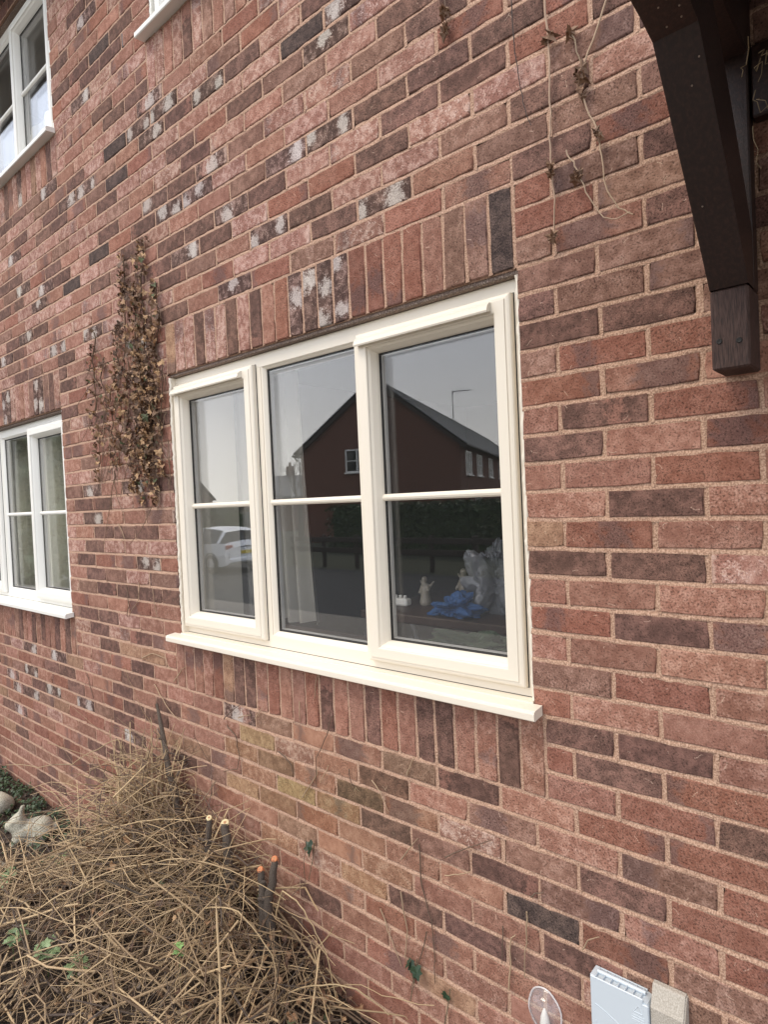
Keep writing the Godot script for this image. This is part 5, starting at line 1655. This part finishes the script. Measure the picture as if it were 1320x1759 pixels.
# ---- everything ---------------------------------------------------------------------------------------
func _ready() -> void:
	rng.seed = 20240
	wob.seed = 5
	wob.noise_type = FastNoiseLite.TYPE_SIMPLEX_SMOOTH
	wob.frequency = 0.05
	wob.fractal_octaves = 2
	cam = Camera3D.new()
	cam.name = "camera"
	cam.transform = Transform3D(Basis(Vector3(0.75415, -0.04468, -0.65518), Vector3(0.01917, 0.99876, -0.04605), Vector3(0.65642, 0.02217, 0.75407)).orthonormalized(), Vector3(0.71544, -0.52334, 1.5282))
	cam.fov = 78.273
	cam.near = 0.05
	cam.far = 400.0
	add_child(cam)
	cam.current = true
	var sky_m := ProceduralSkyMaterial.new()
	sky_m.sky_top_color = Color(0.76, 0.80, 0.88)
	sky_m.sky_horizon_color = Color(0.98, 0.965, 0.935)
	sky_m.sky_cover = noise_tex(0.006, [[0.3, Color(0, 0, 0, 0)], [0.7, Color(0.32, 0.32, 0.33, 1.0)]], 1024, 4, 12)
	sky_m.sky_cover_modulate = Color(0.5, 0.5, 0.5)
	sky_m.sky_curve = 0.22
	sky_m.ground_bottom_color = Color(0.36, 0.34, 0.31)
	sky_m.ground_horizon_color = Color(0.62, 0.62, 0.60)
	sky_m.sun_angle_max = 1.0
	var sky := Sky.new()
	sky.sky_material = sky_m
	var env := Environment.new()
	env.background_mode = Environment.BG_SKY
	env.sky = sky
	env.background_energy_multiplier = 1.2
	env.tonemap_mode = Environment.TONE_MAPPER_LINEAR
	env.tonemap_exposure = 2.25
	env.sdfgi_enabled = true
	env.ssao_enabled = true
	env.ssil_enabled = true
	var we := WorldEnvironment.new()
	we.name = "surroundings"
	we.environment = env
	add_child(we)
	var sun := DirectionalLight3D.new()
	sun.name = "sun"
	sun.light_energy = 0.32
	sun.light_angular_distance = 24.0
	sun.light_color = Color(1.0, 0.955, 0.89)
	sun.shadow_enabled = true
	sun.rotation_degrees = Vector3(-58, -24, 0)
	add_child(sun)

	M.brick = brick_material()
	M.mortar = grainy([[0.25, Color8(140, 109, 91)], [0.5, Color8(178, 143, 121)], [0.75, Color8(201, 169, 147)]], 0.05, 6.0, 0.95, 0.12, 21)
	M.cream_upvc = mat(Color8(228, 219, 203), 0.36)
	M.rubber = mat(Color8(34, 32, 31), 0.7)
	M.white_upvc = mat(Color8(230, 228, 221), 0.38)
	M.lintel = grainy([[0.3, Color8(92, 76, 67)], [0.6, Color8(124, 106, 94)], [0.8, Color8(176, 160, 146)]], 0.06, 5.0, 0.8, 0.05, 33)
	M.plaster = mat(Color8(214, 208, 192), 0.8)
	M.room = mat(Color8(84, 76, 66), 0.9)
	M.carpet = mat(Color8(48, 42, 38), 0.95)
	M.spacer = mat(Color8(172, 170, 166), 0.45)
	M.spacer.metallic = 0.3
	M.glass = mat(Color(0.95, 0.98, 0.97, 0.003), 0.0)
	M.glass.transparency = BaseMaterial3D.TRANSPARENCY_ALPHA
	M.worn_timber = grainy([[0.2, Color8(44, 28, 23)], [0.45, Color8(64, 44, 38)], [0.8, Color8(78, 57, 51)]], 0.03, 5.0, 0.5, 0.12, 43)
	M.worn_timber.uv1_scale = Vector3(16.0, 1.6, 16.0)
	M.worn_timber.roughness = 0.7
	M.timber = grainy([[0.3, Color8(34, 17, 12)], [0.55, Color8(43, 23, 17)], [0.8, Color8(56, 33, 26)]], 0.02, 9.0, 0.6, 0.05, 41)
	M.timber.clearcoat_enabled = true
	M.timber.clearcoat = 0.15
	M.timber.clearcoat_roughness = 0.35
	M.black_paint = mat(Color8(22, 18, 17), 0.6)
	M.putty = mat(Color8(150, 132, 118), 0.8)
	M.plant = mat(Color.WHITE, 0.75, true)
	M.leaf = mat(Color.WHITE, 0.7, true)
	M.leaf.backlight_enabled = true
	M.leaf.backlight = Color(0.3, 0.22, 0.12)
	M.green = mat(Color.WHITE, 0.5, true)
	M.green.backlight_enabled = true
	M.green.backlight = Color(0.22, 0.3, 0.12)
	M.box_plastic = mat(Color8(196, 205, 212), 0.42)
	M.beige = grainy([[0.25, Color8(158, 150, 138)], [0.6, Color8(182, 175, 164)], [0.85, Color8(198, 192, 183)]], 0.03, 14.0, 0.75, 0.02, 51)
	M.clear_plastic = mat(Color(0.92, 0.92, 0.94, 0.14), 0.12)
	M.clear_plastic.transparency = BaseMaterial3D.TRANSPARENCY_ALPHA
	M.clear_rim = mat(Color(0.92, 0.90, 0.90, 0.55), 0.2)
	M.clear_rim.transparency = BaseMaterial3D.TRANSPARENCY_ALPHA
	M.soil = grainy([[0.25, Color8(38, 30, 24)], [0.55, Color8(66, 52, 41)], [0.85, Color8(104, 84, 66)]], 0.05, 3.0, 0.98, 0.8, 61)
	M.bark = grainy([[0.25, Color8(58, 50, 44)], [0.55, Color8(96, 84, 74)], [0.85, Color8(146, 134, 122)]], 0.05, 14.0, 0.9, 0.25, 71)
	M.cut_orange = grainy([[0.3, Color8(176, 96, 58)], [0.7, Color8(214, 150, 104)]], 0.06, 30.0, 0.7, 0.0, 73)
	M.pith = grainy([[0.3, Color8(150, 104, 70)], [0.7, Color8(196, 150, 108)]], 0.06, 30.0, 0.7, 0.0, 77)
	M.cut_cream = grainy([[0.3, Color8(196, 174, 128)], [0.7, Color8(226, 210, 170)]], 0.06, 30.0, 0.7, 0.0, 75)
	M.stone = grainy([[0.2, Color8(112, 108, 88)], [0.45, Color8(182, 176, 156)], [0.8, Color8(216, 211, 196)]], 0.03, 9.0, 0.9, 0.15, 81)
	M.dark_wood = mat(Color8(58, 40, 30), 0.5)
	M.bag = mat(Color8(122, 124, 128), 0.14)
	M.bag.backlight_enabled = true
	M.bag.backlight = Color(0.4, 0.4, 0.42)
	M.bag_grey = mat(Color8(120, 114, 110), 0.22)
	M.blue = mat(Color8(26, 72, 122), 0.7)
	M.ceramic = mat(Color8(138, 130, 116), 0.3)
	M.candy = mat(Color8(222, 170, 160), 0.4)
	M.dark_green = mat(Color8(52, 66, 46), 0.85)
	M.steel = mat(Color8(150, 150, 152), 0.35)
	M.steel.metallic = 0.8
	M.curtain = mat(Color8(222, 218, 206), 0.9)
	M.curtain_grey = mat(Color8(158, 155, 146), 0.9)
	M.curtain.backlight_enabled = true
	M.curtain.backlight = Color(0.35, 0.34, 0.31)
	M.curtain_sage = mat(Color8(196, 194, 174), 0.9)
	M.grass = grainy([[0.25, Color8(40, 42, 30)], [0.55, Color8(58, 60, 42)], [0.85, Color8(80, 78, 56)]], 0.03, 0.5, 0.95, 0.0, 91)
	M.asphalt = grainy([[0.25, Color8(46, 46, 47)], [0.55, Color8(58, 57, 57)], [0.85, Color8(74, 72, 71)]], 0.05, 0.6, 0.9, 0.0, 93)
	M.paving = grainy([[0.25, Color8(112, 106, 98)], [0.55, Color8(136, 129, 120)], [0.85, Color8(158, 150, 140)]], 0.04, 0.8, 0.9, 0.0, 95)
	M.far_brick = grainy([[0.25, Color8(84, 54, 43)], [0.5, Color8(106, 70, 57)], [0.8, Color8(138, 98, 82)]], 0.16, 0.5, 0.95, 0.0, 97)
	M.tile = grainy([[0.25, Color8(84, 84, 88)], [0.55, Color8(108, 108, 112)], [0.85, Color8(120, 124, 106)]], 0.03, 0.4, 0.55, 0.0, 99)
	M.dark_board = mat(Color8(48, 36, 30), 0.6)
	M.far_glass = mat(Color8(20, 24, 28), 0.06)
	M.hedge_core = mat(Color8(58, 74, 42), 0.95)
	M.car_white = mat(Color8(236, 238, 240), 0.25)
	M.car_white.clearcoat_enabled = true
	M.tail = mat(Color8(150, 22, 20), 0.2)
	M.plate = mat(Color8(222, 196, 60), 0.5)
	print("materials ", Time.get_ticks_msec())

	# the house front
	var house := node("brick_house")
	tag(house, "red-brown brick house front with a cream casement window and white windows beside it", "house")
	build_wall(house)
	print("wall ", Time.get_ticks_msec())
	window(house, OPENINGS[0], 0.0, M.cream_upvc, true, "cream three-light casement window in the middle of the wall")
	window(house, OPENINGS[1], -0.018, M.white_upvc, false, "white casement window at the left edge, beside the dead ivy")
	window(house, OPENINGS[2], -0.006, M.white_upvc, false, "white upper-storey window in the top left corner")
	window(house, OPENINGS[3], -0.006, M.white_upvc, false, "upper-storey window whose sill shows at the top edge")
	var ev := MB.new()
	for q in 3:
		ev.box(Vector3(-5.2, 2.70, 0.002 + q * 0.11), Vector3(1.9, 2.715, 0.109 + q * 0.11), 0.002)
	ev.box(Vector3(-5.2, 2.66, 0.335), Vector3(1.9, 2.88, 0.36), 0.003)
	put("eaves_board", ev, M.eaves if M.has("eaves") else M.dark_board, house)
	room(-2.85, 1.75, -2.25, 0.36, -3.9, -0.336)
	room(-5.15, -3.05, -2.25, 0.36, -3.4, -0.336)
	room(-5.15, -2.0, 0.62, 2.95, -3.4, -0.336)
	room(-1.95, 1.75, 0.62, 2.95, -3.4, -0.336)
	build_porch()
	build_street()
	print("street ", Time.get_ticks_msec())
	build_garden()
	print("garden ", Time.get_ticks_msec())
	build_ivy()
	build_boxes()
	curtain("net_curtain", Vector3(-2.10, 0, -0.42), Vector3(-1.46, 0, -0.42), 0.10, -1.085, 0.10, 7.0, M.curtain_grey, "pale curtain hanging at the left inside the cream window")
	curtain("sage_curtain", Vector3(-4.45, 0, -0.24), Vector3(-3.06, 0, -0.24), 0.05, -1.09, 0.0, 15.0, M.curtain_sage, "beige curtain in folds inside the lower left window")
	curtain("white_blind", Vector3(-3.75, 0, -0.16), Vector3(-2.96, 0, -0.16), 1.95, 1.58, 0.0, 5.0, M.curtain, "white cloth drawn across the lower half of the upper left window")
	build_clutter()
	print("done ", Time.get_ticks_msec())
